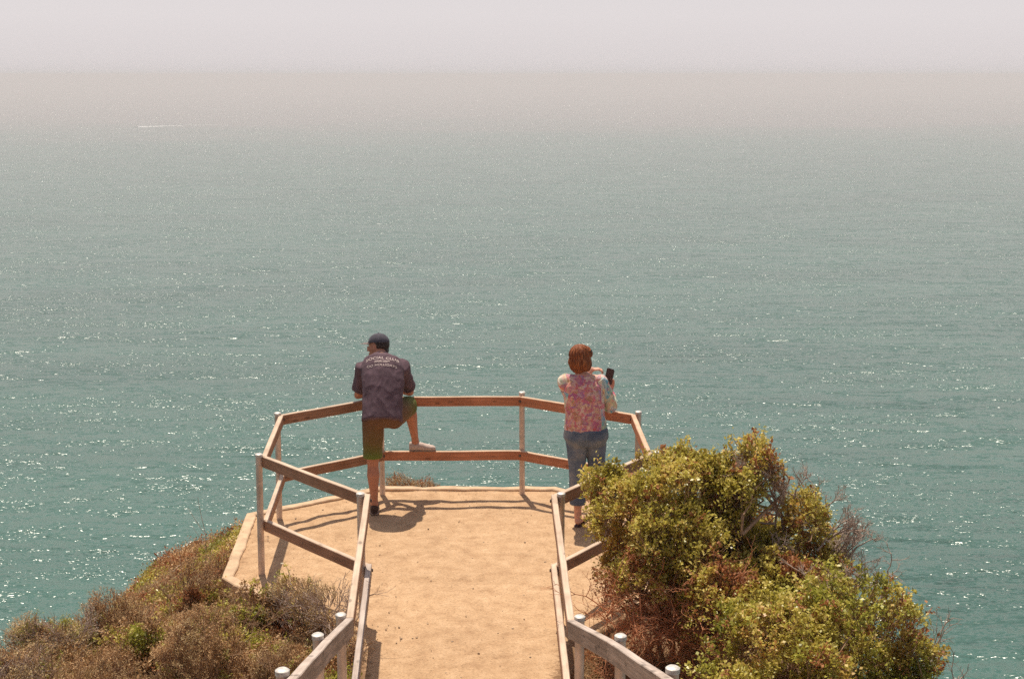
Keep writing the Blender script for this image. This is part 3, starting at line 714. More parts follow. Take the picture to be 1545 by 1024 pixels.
# --- scrub left of the path: each shrub a thing of its own
def scrub(x, y, rx, ry, h, kind, label, group=None, lobes_n=5, dens=900, seedo=0, name='scrub_bush'):
    z0 = hz(x, y); root = empty(name, (x, y, z0), label, 'shrub', group)
    lobes_n = 9; lobes = [((x, y, z0+h*.36), (rx*.6, ry*.6, h*.42))]
    for i in range(lobes_n):
        a = rng.uniform(0, 2*math.pi); f = rng.uniform(.35, 1.0)
        lobes.append(((x+math.cos(a)*rx*f, y+math.sin(a)*ry*f, z0+h*rng.uniform(.2, .72)*(1.1-.4*f)), (rx*rng.uniform(.2, .42), ry*rng.uniform(.2, .42), h*rng.uniform(.18, .40))))
    if kind == 'brown': args, m, rules, dens2 = (22, .020, .0045, .075, .03, .7), [M['leaf_brown'], M['leaf_grey'], M['leaf_green']], [(4, 3+seedo, .2, 1), (4.2, 60+seedo, .46, 2)], dens*1.15
    elif kind == 'grey': args, m, rules, dens2 = (20, .020, .005, .08, .035, .6), [M['leaf_grey'], M['leaf_brown'], M['leaf_green']], [(4, 3+seedo, .1, 1), (4.2, 60+seedo, .30, 2)], dens*.9
    elif kind == 'green': args, m, rules, dens2 = (14, .028, .013, .08, .035, .5), [M['leaf_green'], M['leaf_bush'], M['leaf_brown']], [(4, 3+seedo, .05, 1), (4.2, 60+seedo, .22, 2)], dens*.55
    else: args, m, rules, dens2 = (18, .022, .006, .09, .04, .8), [M['leaf_dry'], M['leaf_red'], M['leaf_brown']], [(4, 3+seedo, .05, 1), (4.2, 60+seedo, .2, 2)], dens*.8
    P, Nn = clump_centres(lobes, dens2*.72, .20, -.24, 7+seedo)
    P = P[(P[:, 2] > z0-.02)] if True else P
    Nn = unit(P-np.array([x, y, z0+.1*h]))
    lv, tw = foliage(P, Nn, *args)
    part('foliage', lv, m, root, split_mats(P, args[0], rules))
    extra = [tw, skeleton((x, y, z0-.03), lobes, P, r=.010, sub=12)]
    if kind in ('grey', 'dry', 'brown'):
        br = []
        for i in range(14 if kind != 'brown' else 9):
            a = rng.uniform(0, 2*math.pi); br.append(dead_branch((x+math.cos(a)*rx*.5, y+math.sin(a)*ry*.5, z0+h*.5), (math.cos(a)*.6, math.sin(a)*.3, 1), h*rng.uniform(.3, .5), 2, .004))
        extra.append(dead_mesh(br))
    part('twigs', cat_(extra), M['bark'] if kind != 'grey' else M['dead'], root)
    return root
G = 'scrub bushes on the slope left of the path'
SC = [(-2.02, 8.95, .40, .38, .60, 'brown', 'dome-shaped dark brown shrub, biggest of the scrub at the bottom left'),
      (-1.42, 9.80, .26, .24, .40, 'grey', 'grey twiggy shrub at the platform edge behind the left path railing'),
      (-1.20, 9.45, .17, .22, .46, 'grey', 'narrow pale grey shrub directly against the left path railing'),
      (-1.78, 10.12, .26, .20, .34, 'green', 'green leafy shrub at the foot of the leftmost railing post'),
      (-1.48, 8.75, .27, .28, .42, 'brown', 'brown shrub between the dome-shaped shrub and the left path railing'),
      (-1.30, 8.35, .16, .2, .38, 'green', 'small green shrub beside the left path railing near the bottom of the picture'),
      (-2.12, 9.85, .27, .26, .30, 'green', 'bright green low shrub just behind the dome-shaped brown shrub'),
      (-2.62, 10.75, .24, .24, .30, 'dry', 'reddish dry shrub on the skyline left of the platform slab'),
      (-2.60, 9.75, .30, .28, .34, 'green', 'yellow green shrub on the slope left of the dome-shaped brown shrub'),
      (-2.47, 11.25, .09, .16, .17, 'dry', 'rusty dry tuft standing against the left edge of the platform'),
      (-2.42, 10.70, .24, .2, .18, 'green', 'green shrub below the left corner of the platform'),
      (-2.95, 10.3, .28, .26, .34, 'brown', 'brown shrub on the skyline against the sea'),
      (-2.85, 8.9, .38, .34, .44, 'brown', 'wide brown shrub near the bottom edge, left of the dome-shaped one'),
      (-3.35, 9.9, .38, .3, .42, 'grey', 'grey green rounded shrub near the left edge of the picture'),
      (-3.55, 9.2, .42, .35, .38, 'grey', 'grey shrub in the bottom left corner'),
      (-3.95, 9.5, .36, .32, .30, 'brown', 'leftmost low brown shrub, at the foot of the slope above the sea'),
      (-2.35, 8.35, .3, .3, .36, 'brown', 'brown shrub cut by the bottom edge below the dome-shaped shrub'),
      (-1.80, 8.25, .26, .26, .36, 'green', 'green and brown shrub at the bottom edge right of the dome-shaped shrub')]
for i, a in enumerate(SC): scrub(*a, G, seedo=i*13)
scrub(-.98, 13.72, .42, .12, .19, 'dry', 'rust brown succulent clump poking up beyond the far edge of the platform', name='succulent_clump', seedo=300)
# tall thin dead flower stalks on the left skyline
for i, (x, y, h) in enumerate([(-2.55, 11.2, .52), (-2.72, 11.0, .40)]):
    z0 = hz(x, y); br = dead_branch((x, y, z0), (.05, 0, 1), h, 1, .004, kink=.12)
    o = part('dry_stalk', dead_mesh([br]), M['dead'], None); tag(o, ['tall thin dry stalk on the skyline nearest the platform slab', 'shorter thin dry stalk left of the tall one on the skyline'][i], 'stalk', 'dry stalks on the left skyline')

# --- ground cover (nobody could count it)
def scatter(n, x0, x1, y0, y1, dmin, dmax, keepfn=None):
    out = []
    X = rng.uniform(x0, x1, n); Yy = rng.uniform(y0, y1, n); d = sdf(X, Yy); k = (d > dmin) & (d < dmax)
    X, Yy = X[k], Yy[k]
    return np.stack([X, Yy, hz_many(X, Yy)], 1)
Pg = scatter(26000, -5.2, -.9, 6.8, 12.6, .0, 2.6)
nv = nz3(Pg, 2.3, 3); nn = np.tile([0, 0, 1.], (len(Pg), 1))
sel = nv > -.16
a = foliage(Pg[sel]+[0, 0, .04]+np.array([[0, 0, 1.]])*(np.maximum(0, nz3(Pg[sel], 4.2, 8))*np.where(Pg[sel][:, 1] < 10.6, .22, .05))[:, None], nn[sel], 9, .028, .012, .07, .06, .3)[0]
o = part('ground_cover', a, [M['leaf_green'], M['leaf_bush'], M['leaf_brown'], M['leaf_red']], None, split_mats(Pg[sel], 9, [(3, 9, .0, 1), (2.5, 40, -.06, 2), (3.7, 80, .28, 3)]))
tag(o, 'low green and brown ground cover between the shrubs on the left slope', 'ground cover', kind='stuff')
sel = ~sel | (rng.random(len(Pg)) < .35)
a, tw = foliage(Pg[sel]+[0, 0, .02], nn[sel], 9, .055, .0035, .06, .05, .9)
o = part('dry_grass', cat_([a, tw]), M['leaf_dry'], None); tag(o, 'dry straw coloured grass and twigs on the left slope', 'dry grass', kind='stuff')
Pg = scatter(11000, .3, 2.6, 7.4, 9.7, .02, 1.9); Pg = Pg[(Pg[:, 0] > .42+.1*nz3(Pg, 5))]
nn = np.tile([0, 0, 1.], (len(Pg), 1)); a, tw = foliage(Pg+[0, 0, .01], nn, 7, .035, .006, .05, .06, .3)
o = part('leaf_litter', cat_([a, tw]), [M['leaf_dry'], M['leaf_red'], M['leaf_brown']], None, np.concatenate([split_mats(Pg, 7, [(3, 9, .0, 1), (5, 40, .1, 2)]), np.full(len(tw[1]), 0)]))
tag(o, 'rusty dry litter and twigs under the bushes right of the path', 'leaf litter', kind='stuff')
# fringe of weeds creeping over the path edges
Pg = scatter(1500, -1.35, -.95, 6.8, 9.6, -.05, .25); 
nn = np.tile([0, 0, 1.], (len(Pg), 1)); a, tw = foliage(Pg+[0, 0, .02], nn, 10, .028, .012, .08, .05, .4)
o = part('path_weeds', cat_([a, tw]), [M['leaf_green'], M['leaf_brown'], M['leaf_dry']], None, np.concatenate([split_mats(Pg, 10, [(6, 9, .0, 1), (7, 40, .1, 2)]), np.full(len(tw[1]), 1)]))
tag(o, 'green and dry weeds growing along the left edge of the path', 'weeds', kind='stuff')

# pebbles and grit on the dirt
n = 2000; X_ = rng.uniform(-2.4, 1.4, n); Y_ = rng.uniform(6.5, 13.5, n); d = -sdf(X_, Y_); e = np.exp(-d*3)
k = (d > .03) & (rng.random(n) < .25+.9*e); X_, Y_ = X_[k], Y_[k]; m_ = len(X_)
ico = bmesh.new(); bmesh.ops.create_icosphere(ico, subdivisions=1, radius=1); iv = np.array([v.co[:] for v in ico.verts]); ifa = np.array([[v.index for v in f.verts] for f in ico.faces]); ico.free()
sz = np.minimum(np.exp(rng.normal(size=m_)*.5)*.0048, .010)
V = iv[None]*(sz[:, None, None]*rng.uniform(.6, 1.3, (m_, len(iv), 1)))*np.array([1, 1, .6]) + np.stack([X_, Y_, base_z(Y_)+.002], 1)[:, None]
me = np_mesh('gravel', V.reshape(-1, 3), (ifa[None]+(np.arange(m_)*len(iv))[:, None, None]).reshape(-1, 3))
tag(link_mesh('gravel', me, M['stone']), 'scattered grit and small pebbles on the packed dirt', 'gravel', kind='stuff')
# ------------------------------------------------------------------ people
def capsule(bm, pts, rad, n=18, flat=None):
    """closed tapered tube through pts; rad = radius (or (ru, rv)) per point; hemispherical ends"""
    pts = [Vector(p) for p in pts]; rad = [r if isinstance(r, tuple) else (r, r) for r in rad]
    P, Q, T = [], [], []
    m = len(pts)
    for i in range(m):
        t = ((pts[min(i+1, m-1)]-pts[max(i-1, 0)])).normalized(); P.append(pts[i]); Q.append(rad[i]); T.append(t)
    PP, RR, TT = [], [], []
    for a in (80, 55, 28):
        s = math.cos(R(a)); c = math.sin(R(a)); PP.append(P[0]-T[0]*min(Q[0])*c); RR.append((Q[0][0]*s, Q[0][1]*s)); TT.append(T[0])
    PP += P; RR += Q; TT += T
    for a in (28, 55, 80):
        s = math.cos(R(a)); c = math.sin(R(a)); PP.append(P[-1]+T[-1]*min(Q[-1])*c); RR.append((Q[-1][0]*s, Q[-1][1]*s)); TT.append(T[-1])
    ref = Vector(flat) if flat else (Vector((1, 0, 0)) if abs(T[0].x) < .8 else Vector((0, 1, 0)))
    rows = []
    for p, r, t in zip(PP, RR, TT):
        u = (ref-t*ref.dot(t)).normalized(); v = t.cross(u)
        rows.append([bm.verts.new(p+u*math.cos(2*math.pi*k/n)*r[0]+v*math.sin(2*math.pi*k/n)*r[1]) for k in range(n)])
    for a, b_ in zip(rows[:-1], rows[1:]):
        for k in range(n): bm.faces.new((a[k], a[(k+1) % n], b_[(k+1) % n], b_[k]))
    bm.faces.new(rows[0][::-1]); bm.faces.new(rows[-1])
def ell(bm, c, r, rot=None, sub=3):
    g = bmesh.ops.create_icosphere(bm, subdivisions=sub, radius=1)
    Mx = Matrix.Translation(Vector(c)) @ (rot.to_4x4() if rot is not None else Matrix()) @ Matrix.Diagonal((*r, 1))
    bmesh.ops.transform(bm, matrix=Mx, verts=g['verts'])
def flat_tube(bm, rings, n=36, p=2.3):
    """rings = [(centre, U, V)]: superellipse sections, flat ends"""
    rows = []
    for c, u, v in rings:
        c, u, v = Vector(c), Vector(u), Vector(v); row = []
        for k in range(n):
            a = 2*math.pi*k/n; ca, sa = math.cos(a), math.sin(a)
            row.append(bm.verts.new(c+u*math.copysign(abs(ca)**(2/p), ca)+v*math.copysign(abs(sa)**(2/p), sa)))
        rows.append(row)
    for a, b_ in zip(rows[:-1], rows[1:]):
        for k in range(n): bm.faces.new((a[k], a[(k+1) % n], b_[(k+1) % n], b_[k]))
    bm.faces.new(rows[0][::-1]); bm.faces.new(rows[-1])
def fuse(name, bm, m, parent, vox=.006, smooth=4, fold=0, fs=14, fstretch=(1, 1, 1), seed=0, ridged=True):
    """all overlapping pieces become one continuous skin"""
    bmesh.ops.recalc_face_normals(bm, faces=bm.faces[:])
    me = bpy.data.meshes.new(name); bm.to_mesh(me); bm.free()
    o = bpy.data.objects.new('tmp', me); col.objects.link(o)
    md = o.modifiers.new('r', 'REMESH'); md.mode = 'VOXEL'; md.voxel_size = vox; md.adaptivity = 0
    dg = bpy.context.evaluated_depsgraph_get(); dg.update()
    me2 = bpy.data.meshes.new_from_object(o.evaluated_get(dg)); bpy.data.objects.remove(o); bpy.data.meshes.remove(me)
    bm = bmesh.new(); bm.from_mesh(me2)
    # keep the outer shell only
    for _ in range(smooth): bmesh.ops.smooth_vert(bm, verts=bm.verts[:], factor=.5, use_axis_x=True, use_axis_y=True, use_axis_z=True)
    if fold:
        bm.normal_update()
        off = []
        for v in bm.verts:
            q = Vector((v.co.x*fs*fstretch[0]+seed, v.co.y*fs*fstretch[1], v.co.z*fs*fstretch[2]))
            a = noise.noise(q); b_ = noise.noise(q*2.1+Vector((5, 1, 2)))
            h = (1-2*abs(a))*.7+(1-2*abs(b_))*.3 if ridged else a+.5*b_
            off.append(v.normal*fold*h)
        for v, d in zip(bm.verts, off): v.co += d
    bm.to_mesh(me2); bm.free(); me2.name = name
    me2.materials.clear()
    return link_mesh(name, me2, m, parent)
def hand(bm, wrist, d, n, side, curls, L=.18, thumb=.6, s=1.0):
    """palm + four fingers + thumb. d = direction of the palm, n = palm normal, side = towards the thumb"""
    w_, d, n = Vector(wrist), Vector(d).normalized(), Vector(n).normalized(); side = d.cross(n).normalized()*side
    pl = L*.5*s
    capsule(bm, [w_, w_+d*pl*.45, w_+d*pl*.85], [(.028*s, .020*s), (.040*s, .016*s), (.040*s, .014*s)], 14, flat=side)
    for k, (o_, ln, cu) in enumerate(zip((.031, .011, -.010, -.030), (.78, .87, .80, .63), curls)):
        p = w_+d*pl*.88+side*o_*s; pts = [p-d*.015]; a = 0; dd = d
        for seg in (.45, .32, .23):
            a += cu*(.9 if seg > .4 else 1.1); dd = (d*math.cos(a)+n*math.sin(a)).normalized()
            p = p+dd*L*.5*ln*seg*1.05*s; pts.append(p)
        capsule(bm, pts, [.0095*s, .0088*s, .0080*s, .0068*s], 10)
    p = w_+d*pl*.18+side*.026*s; td = (d*.55+side*.75+n*.35*thumb).normalized(); q = p+td*.038*s
    t2 = (td*.6+d*.6+n*.3*thumb).normalized()
    capsule(bm, [p, q, q+t2*.028*s, q+t2*.050*s], [.014*s, .0115*s, .010*s, .008*s], 10)
def head(bm, Mx):
    Rt = Mx.to_3x3()
    def e(c, r, rt=None): ell(bm, Mx @ Vector(c), r, Rt if rt is None else Rt @ rt)
    e((0, -.012, .035), (.074, .094, .088)); e((0, .010, -.005), (.068, .078, .080)); e((0, .034, -.058), (.048, .050, .042)); e((0, .066, -.092), (.020, .020, .018))
    e((0, .074, .034), (.048, .020, .018))                                                   # brow
    e((0, .097, -.010), (.010, .017, .026), Matrix.Rotation(R(-18), 3, 'X')); e((0, .106, -.028), (.014, .012, .010))   # nose
    e((0, .086, -.058), (.024, .012, .007)); e((0, .084, -.068), (.021, .012, .008))          # lips
    for s in (-1, 1):
        e((s*.040, .062, -.020), (.022, .022, .024))                                         # cheek
        e((s*.076, -.004, -.004), (.010, .018, .031), Matrix.Rotation(R(-10), 3, 'X')); e((s*.079, -.010, .014), (.008, .015, .012)); e((s*.077, .004, -.026), (.007, .010, .012))
def eyes(Mx, parent):
    Rt = Mx.to_3x3()
    for s in (-1, 1):
        bm = bmesh.new(); ell(bm, Mx @ Vector((s*.030, .0735, .012)), (.0125, .0115, .0085), Rt, 3)
        c = Mx @ Vector((s*.030, .0735, .012)); f = Rt @ Vector((0, 1, 0))
        for fc in bm.faces:
            if (fc.calc_center_median()-c).normalized().dot(f) > .86: fc.material_index = 1
        link_bm('eye', bm, [M['eye'], M['iris']], parent)
def frame(loc, fwd, upv=(0, 0, 1)):
    f = Vector(fwd).normalized(); r_ = f.cross(Vector(upv)).normalized(); u = r_.cross(f)
    m = Matrix((r_, f, u)).transposed().to_4x4(); m.translation = Vector(loc); return m
def bvh_of(o):
    me = o.data; w0 = world_of(o)
    return BVHTree.FromPolygons([v.co+w0 for v in me.vertices], [p.vertices[:] for p in me.polygons])

# ---- the man, leaning on the rail with one foot up
man = empty('person', (-1.262, 12.66, 0), 'man in dark cap and faded plum shirt leaning on the rail, one foot up', 'person')
hipL, hipR = (-1.275, 12.70, .90), (-1.095, 12.72, .91)
knL, anL = (-1.283, 12.69, .50), (-1.272, 12.655, .095)
knR, anR = (-.965, 13.105, .945), (-.925, 13.215, .545)
spine = [(-1.185, 12.68, .90), (-1.185, 12.735, 1.02), (-1.19, 12.82, 1.15), (-1.20, 12.93, 1.27), (-1.21, 13.03, 1.36), (-1.215, 13.09, 1.42)]
shL, shR = (-1.370, 13.00, 1.320), (-1.045, 13.02, 1.320)
elL, elR = (-1.450, 13.085, 1.035), (-.975, 13.245, 1.03)
wrL, wrR = (-1.285, 13.30, 1.045), (-1.13, 13.38, 1.05)
def spine_rings(widths, depths, infl=0, sp=spine, back=0):
    out = []
    for i, p in enumerate(sp):
        a = Vector(sp[max(i-1, 0)]); b_ = Vector(sp[min(i+1, len(sp)-1)]); t = (b_-a).normalized(); v = Vector((1, 0, 0)).cross(t).normalized()
        out.append((Vector(p)-v*back, Vector((1, 0, 0))*(widths[i]+infl), v*(depths[i]+infl)))
    return out
hm_ = frame((-1.265, 13.17, 1.478), (-.93, .36, -.10), (0.02, .18, 1))
bm = bmesh.new()
flat_tube(bm, spine_rings([.155, .150, .155, .160, .13, .07], [.105, .10, .105, .10, .075, .055]))
capsule(bm, [(-1.215, 13.03, 1.36), (-1.235, 13.11, 1.43), hm_ @ Vector((0, -.02, -.03))], [.062, .056, .056])
head(bm, hm_)
for hp, kn, an in ((hipL, knL, anL), (hipR, knR, anR)):
    hp, kn, an = Vector(hp), Vector(kn), Vector(an); bk = Vector((0, -1, 0)) if hp.x < -1.2 else Vector((-.3, -.9, .1)).normalized()
    capsule(bm, [hp, hp.lerp(kn, .35), hp.lerp(kn, .75), kn, kn.lerp(an, .12), kn.lerp(an, .32)+bk*.012, kn.lerp(an, .6)+bk*.006, kn.lerp(an, .88), an], [.090, .082, .062, .056, .052, .058, .044, .034, .037])
# feet, bare part
capsule(bm, [(-1.272, 12.65, .06), (-1.280, 12.74, .05), (-1.290, 12.83, .035)], [(.034, .034), (.038, .030), (.044, .02)], flat=(1, 0, 0))
capsule(bm, [(-.945, 13.215, .515), (-.87, 13.222, .50), (-.79, 13.225, .485)], [(.033, .034), (.036, .028), (.040, .018)], flat=(0, 1, 0))
for sh, el, wr, dh, sd_ in ((shL, elL, wrL, (.75, .5, -.35), -1), (shR, elR, wrR, (-.8, .25, -.4), 1)):
    sh, el, wr = Vector(sh), Vector(el), Vector(wr)
    capsule(bm, [sh-Vector((0, 0, .025)), sh.lerp(el, .4), sh.lerp(el, .8), el, el.lerp(wr, .25), el.lerp(wr, .7), wr], [.042, .046, .042, .042, .044, .032, .028])
    hand(bm, wr, dh, (0, .4, -.9), sd_, (.45, .5, .55, .6))
body = fuse('body', bm, M['skin_man'], man, .0058, 2)
eyes(hm_, man)
# hair below the cap
bm = bmesh.new()
ell(bm, hm_ @ Vector((0, -.032, .020)), (.079, .085, .075), hm_.to_3x3()); ell(bm, hm_ @ Vector((0, -.065, -.035)), (.055, .042, .040), hm_.to_3x3())
o = fuse('hair', bm, M['hair_dark'], man, .005, 1, .003, 60, (1, 1, 1), 4, False)
# cap: dome + curved brim
bm = bmesh.new()
g = bmesh.ops.create_uvsphere(bm, u_segments=40, v_segments=24, radius=1)
bmesh.ops.delete(bm, geom=[v for v in bm.verts if v.co.z < -.06], context='VERTS')
for v in bm.verts:
    a = math.atan2(v.co.x, v.co.y); seam = .012*math.exp(-((a % (math.pi/3)-0)*14)**2)
    v.co *= 1-seam
    v.co = Vector((v.co.x*.086, v.co.y*.106-.012, v.co.z*.092+.040))
g = bmesh.ops.solidify(bm, geom=bm.faces[:], thickness=.003)
ell(bm, (0, -.012, .133), (.008, .008, .005), sub=2)
bmesh.ops.transform(bm, matrix=hm_, verts=bm.verts[:])
capo = link_bm('cap', bm, M['cap_cloth'], man)
bm = bmesh.new(); rows = []
for i in range(9):
    t = i/8; row = []
    for k in range(17):
        a = -1.12+2.24*k/16; yy = .082*math.cos(a)+.008; ext = .086*(math.cos(a*1.25) if abs(a*1.25) < 1.5 else 0)
        x = .084*math.sin(a)*(1-.06*t); y = yy+ext*t*1.15; z = .052-.011*(x/.06)**2-.012*t
        row.append(bm.verts.new((x, y, z)))
    rows.append(row)
for a, b_ in zip(rows[:-1], rows[1:]):
    for k in range(16): bm.faces.new((a[k], a[k+1], b_[k+1], b_[k]))
bmesh.ops.solidify(bm, geom=bm.faces[:], thickness=.004); bmesh.ops.transform(bm, matrix=hm_, verts=bm.verts[:])
link_bm('brim', bm, M['brim'], capo)
# T-shirt
bm = bmesh.new()
sp2 = [(-1.19, 12.655, .885), (-1.188, 12.70, .97), (-1.19, 12.775, 1.09), (-1.195, 12.86, 1.20), (-1.205, 12.95, 1.295), (-1.212, 13.02, 1.365), (-1.215, 13.065, 1.41)]
flat_tube(bm, spine_rings([.184, .178, .180, .196, .200, .172, .088], [.140, .136, .142, .158, .154, .128, .074], 0, sp2), p=2.15)
for sh, el in ((shL, elL), (shR, elR)):
    sh, el = Vector(sh), Vector(el); t = (el-sh).normalized(); u = Vector((0, 1, 0)); u = (u-t*u.dot(t)).normalized(); v = t.cross(u)
    c0 = Vector((-1.21, 13.0, 1.335))
    rings = [(c0.lerp(sh, .35), u*.100, v*.098), (c0.lerp(sh, .75), u*.094, v*.092), (sh+Vector((0, 0, .004)), u*.088, v*.086), (sh.lerp(el, .35), u*.080, v*.072), (sh.lerp(el, .62), u*.078, v*.068), (sh.lerp(el, .80), u*.080, v*.070)]
    flat_tube(bm, rings, 28, 2.1)
shirt = fuse('t_shirt', bm, M['shirt'], man, .0062, 9, .010, 6.5, (1.6, .9, .9), 3)
# collar rib
bm = bmesh.new(); pts = []
cc, cu, cv = Vector((-1.218, 13.070, 1.418)), Vector((1, 0, 0))*.066, (Vector((0, .62, -.78)))*.058
n = 28; ring = [cc+cu*math.cos(2*math.pi*k/n)+cv*math.sin(2*math.pi*k/n) for k in range(n)]
for k in range(n): capsule(bm, [ring[k], ring[(k+1) % n]], [.0075, .0075], 8)
fuse('collar', bm, M['shirt'], shirt, .004, 2)
# printed lettering, laid on to the back of the shirt
bv = bvh_of(shirt)
def print_text(txt, size, along, arc, spread=1.0):
    cu = bpy.data.curves.new('t', 'FONT'); cu.body = txt; cu.size = size; cu.offset = size*.010; cu.align_x = 'CENTER'; cu.space_character = spread
    to = bpy.data.objects.new('t', cu); col.objects.link(to); dg = bpy.context.evaluated_depsgraph_get(); dg.update()
    me = bpy.data.meshes.new_from_object(to.evaluated_get(dg)); bpy.data.objects.remove(to); bpy.data.curves.remove(cu)
    bm = bmesh.new(); bm.from_mesh(me); bpy.data.meshes.remove(me)
    bmesh.ops.triangulate(bm, faces=bm.faces[:])
    for _ in range(1): bmesh.ops.subdivide_edges(bm, edges=[e for e in bm.edges if e.calc_length() > .012], cuts=1)
    up = Vector((0, .60, .80)).normalized(); nrm = Vector((0, -.80, .60)); org = Vector((-1.198, 12.93, 1.30))
    for v in bm.verts:
        x, y = v.co.x, v.co.y+along-arc*v.co.x**2
        p = org+Vector((1, 0, 0))*x+up*y+nrm*.35
        hit = bv.ray_cast(p, -nrm)
        v.co = (hit[0]+hit[1]*.0042) if hit[0] is not None else p-nrm*.3
    return bm
big = bmesh.new()
for txt, size, along, arc, sprd in (('SOCIAL CLUB', .046, .060, .75, 1.08), ('2008/2009', .033, .022, .5, 1.0), ('OO HOLLIDAYS', .036, -.018, .6, 1.08)):
    b_ = print_text(txt, size, along, arc, sprd); me = bpy.data.meshes.new('t'); b_.to_mesh(me); b_.free(); big.from_mesh(me); bpy.data.meshes.remove(me)
link_bm('lettering', big, M['letter'], shirt, False)
# board shorts
bm = bmesh.new()
flat_tube(bm, [((-1.187, 12.69, .99), (.158, 0, 0), (0, .118, 0)), ((-1.187, 12.69, .92), (.172, 0, 0), (0, .125, 0)), ((-1.187, 12.70, .84), (.165, 0, 0), (0, .118, 0))])
hl, kl = Vector(hipL), Vector(knL); hr, kr = Vector(hipR), Vector(knR)
t = (kl-hl).normalized(); flat_tube(bm, [(hl, (.098, 0, 0), (0, .112, 0)), (hl.lerp(kl, .3), (.094, 0, 0), (0, .104, 0)), (hl.lerp(kl, .65), (.088, 0, 0), (0, .096, 0)), (hl.lerp(kl, .90), (.088, 0, 0), (0, .094, 0))], 28, 2.2)
t = (kr-hr).normalized(); u = Vector((0, 0, 1)); u = (u-t*u.dot(t)).normalized(); v = t.cross(u)
flat_tube(bm, [(hr-t*.02, u*.108, v*.100), (hr.lerp(kr, .3), u*.104, v*.098), (hr.lerp(kr, .62), u*.096, v*.092), (hr.lerp(kr, .95)-u*.008, u*.092, v*.084)], 28, 2.2)
sh_o = fuse('shorts', bm, M['shorts'], man, .0062, 3, .005, 8, (1.3, 1.3, .6), 11)
w0 = world_of(sh_o); at = sh_o.data.attributes.new('hem', 'FLOAT', 'POINT'); vals = []
for v in sh_o.data.vertices:
    p = v.co+w0
    def prm(a, b_): d = b_-a; return max(0, min(1.1, (p-a).dot(d)/d.dot(d))), ((p-a)-d*max(0, min(1, (p-a).dot(d)/d.dot(d)))).length
    (a1, d1), (a2, d2) = prm(hl, kl), prm(hr, kr); vals.append((a1 if d1 < d2 else a2)**1.3)
at.data.foreach_set('value', vals)
# shoes
def shoe(heel, toe, w_, m, top, name='shoe'):
    h, t_ = Vector(heel), Vector(toe); d = (t_-h).normalized(); s_ = Vector((0, 0, 1)).cross(d).normalized(); bm = bmesh.new()
    L = (t_-h).length
    rings = []
    for f, ww, hh in ((0, .55, .9), (.06, .8, 1), (.25, .9, 1.0), (.5, .92, .85), (.72, 1.05, .62), (.9, .88, .5), (1, .5, .36)):
        rings.append((h+d*L*f+Vector((0, 0, .012+top*hh*.5)), s_*w_*ww, Vector((0, 0, top*hh*.5+.004))))
    flat_tube(bm, rings, 24, 2.2)
    o = fuse(name, bm, m, man, .005, 2, .0015, 20)
    bm = bmesh.new(); rings = []
    for f, ww in ((0, .62), (.06, .86), (.25, .95), (.5, .95), (.72, 1.12), (.92, .92), (1.02, .5)): rings.append((h+d*L*f+Vector((0, 0, .010)), s_*w_*ww, Vector((0, 0, .010))))
    flat_tube(bm, rings, 24, 3)
    fuse('sole', bm, M['sole'], o, .005, 1)
    return o
o = shoe((-1.270, 12.615, .004), (-1.295, 12.88, .004), .045, M['shoe_dark'], .085); o['label'] = 'dark shoe on the ground'
o = shoe((-.985, 13.215, .452), (-.735, 13.228, .452), .046, M['shoe_pale'], .080); o['label'] = 'pale shoe up on the lower rail board'

# ---- the woman, photographing the sea
wom = empty('person', (.66, 12.34, 0), 'woman with auburn hair, floral blouse and rolled jeans holding up a phone', 'person')
hpL, hpR = (.578, 12.33, .86), (.742, 12.35, .86)
kL, aL = (.585, 12.345, .47), (.595, 12.315, .085)
kR, aR = (.765, 12.385, .47), (.800, 12.40, .085)
ssp = [(.660, 12.33, .82), (.658, 12.33, .93), (.652, 12.335, 1.04), (.642, 12.345, 1.15), (.632, 12.35, 1.26), (.628, 12.355, 1.335), (.626, 12.36, 1.40)]
sL, sR = (.475, 12.375, 1.318), (.780, 12.365, 1.318)
eL, eR = (.540, 12.58, 1.13), (.882, 12.44, 1.085)
wL, wR = (.725, 12.68, 1.365), (.902, 12.70, 1.175)
whm = frame((.612, 12.385, 1.512), (.56, .82, -.05), (-.06, .05, 1))
def wr_rings(w_, d_, sp=ssp): return spine_rings(w_, d_, 0, sp)
bm = bmesh.new()
flat_tube(bm, wr_rings([.165, .158, .135, .140, .150, .12, .06], [.12, .11, .10, .105, .105, .08, .055]))
capsule(bm, [(.627, 12.36, 1.34), (.618, 12.37, 1.42), whm @ Vector((0, -.02, -.04))], [.055, .050, .050])
head(bm, whm)
for hp, kn, an in ((hpL, kL, aL), (hpR, kR, aR)):
    hp, kn, an = Vector(hp), Vector(kn), Vector(an); bk = Vector((0, -1, 0))
    capsule(bm, [hp, hp.lerp(kn, .35), hp.lerp(kn, .75), kn, kn.lerp(an, .3)+bk*.012, kn.lerp(an, .6)+bk*.004, kn.lerp(an, .88), an], [.088, .078, .062, .055, .054, .043, .032, .035])
    capsule(bm, [an+Vector((0, -.01, -.035)), an+Vector((.03, .08, -.045)), an+Vector((.06, .16, -.062))], [(.033, .033), (.036, .026), (.042, .016)], flat=(1, 0, 0))
    for k in range(5):
        b0 = an+Vector((.06, .16, -.064))+Vector((.9, -.35, 0))*(k-2)*.016; capsule(bm, [b0, b0+Vector((.008, .022, -.002)), b0+Vector((.012, .038-.004*k, -.006))], [.009, .0085, .007], 8)
for sh, el, wr in ((sL, eL, wL), (sR, eR, wR)):
    sh, el, wr = Vector(sh), Vector(el), Vector(wr)
    capsule(bm, [sh, sh.lerp(el, .4), sh.lerp(el, .8), el, el.lerp(wr, .25), el.lerp(wr, .7), wr], [.050, .046, .038, .037, .040, .029, .024])
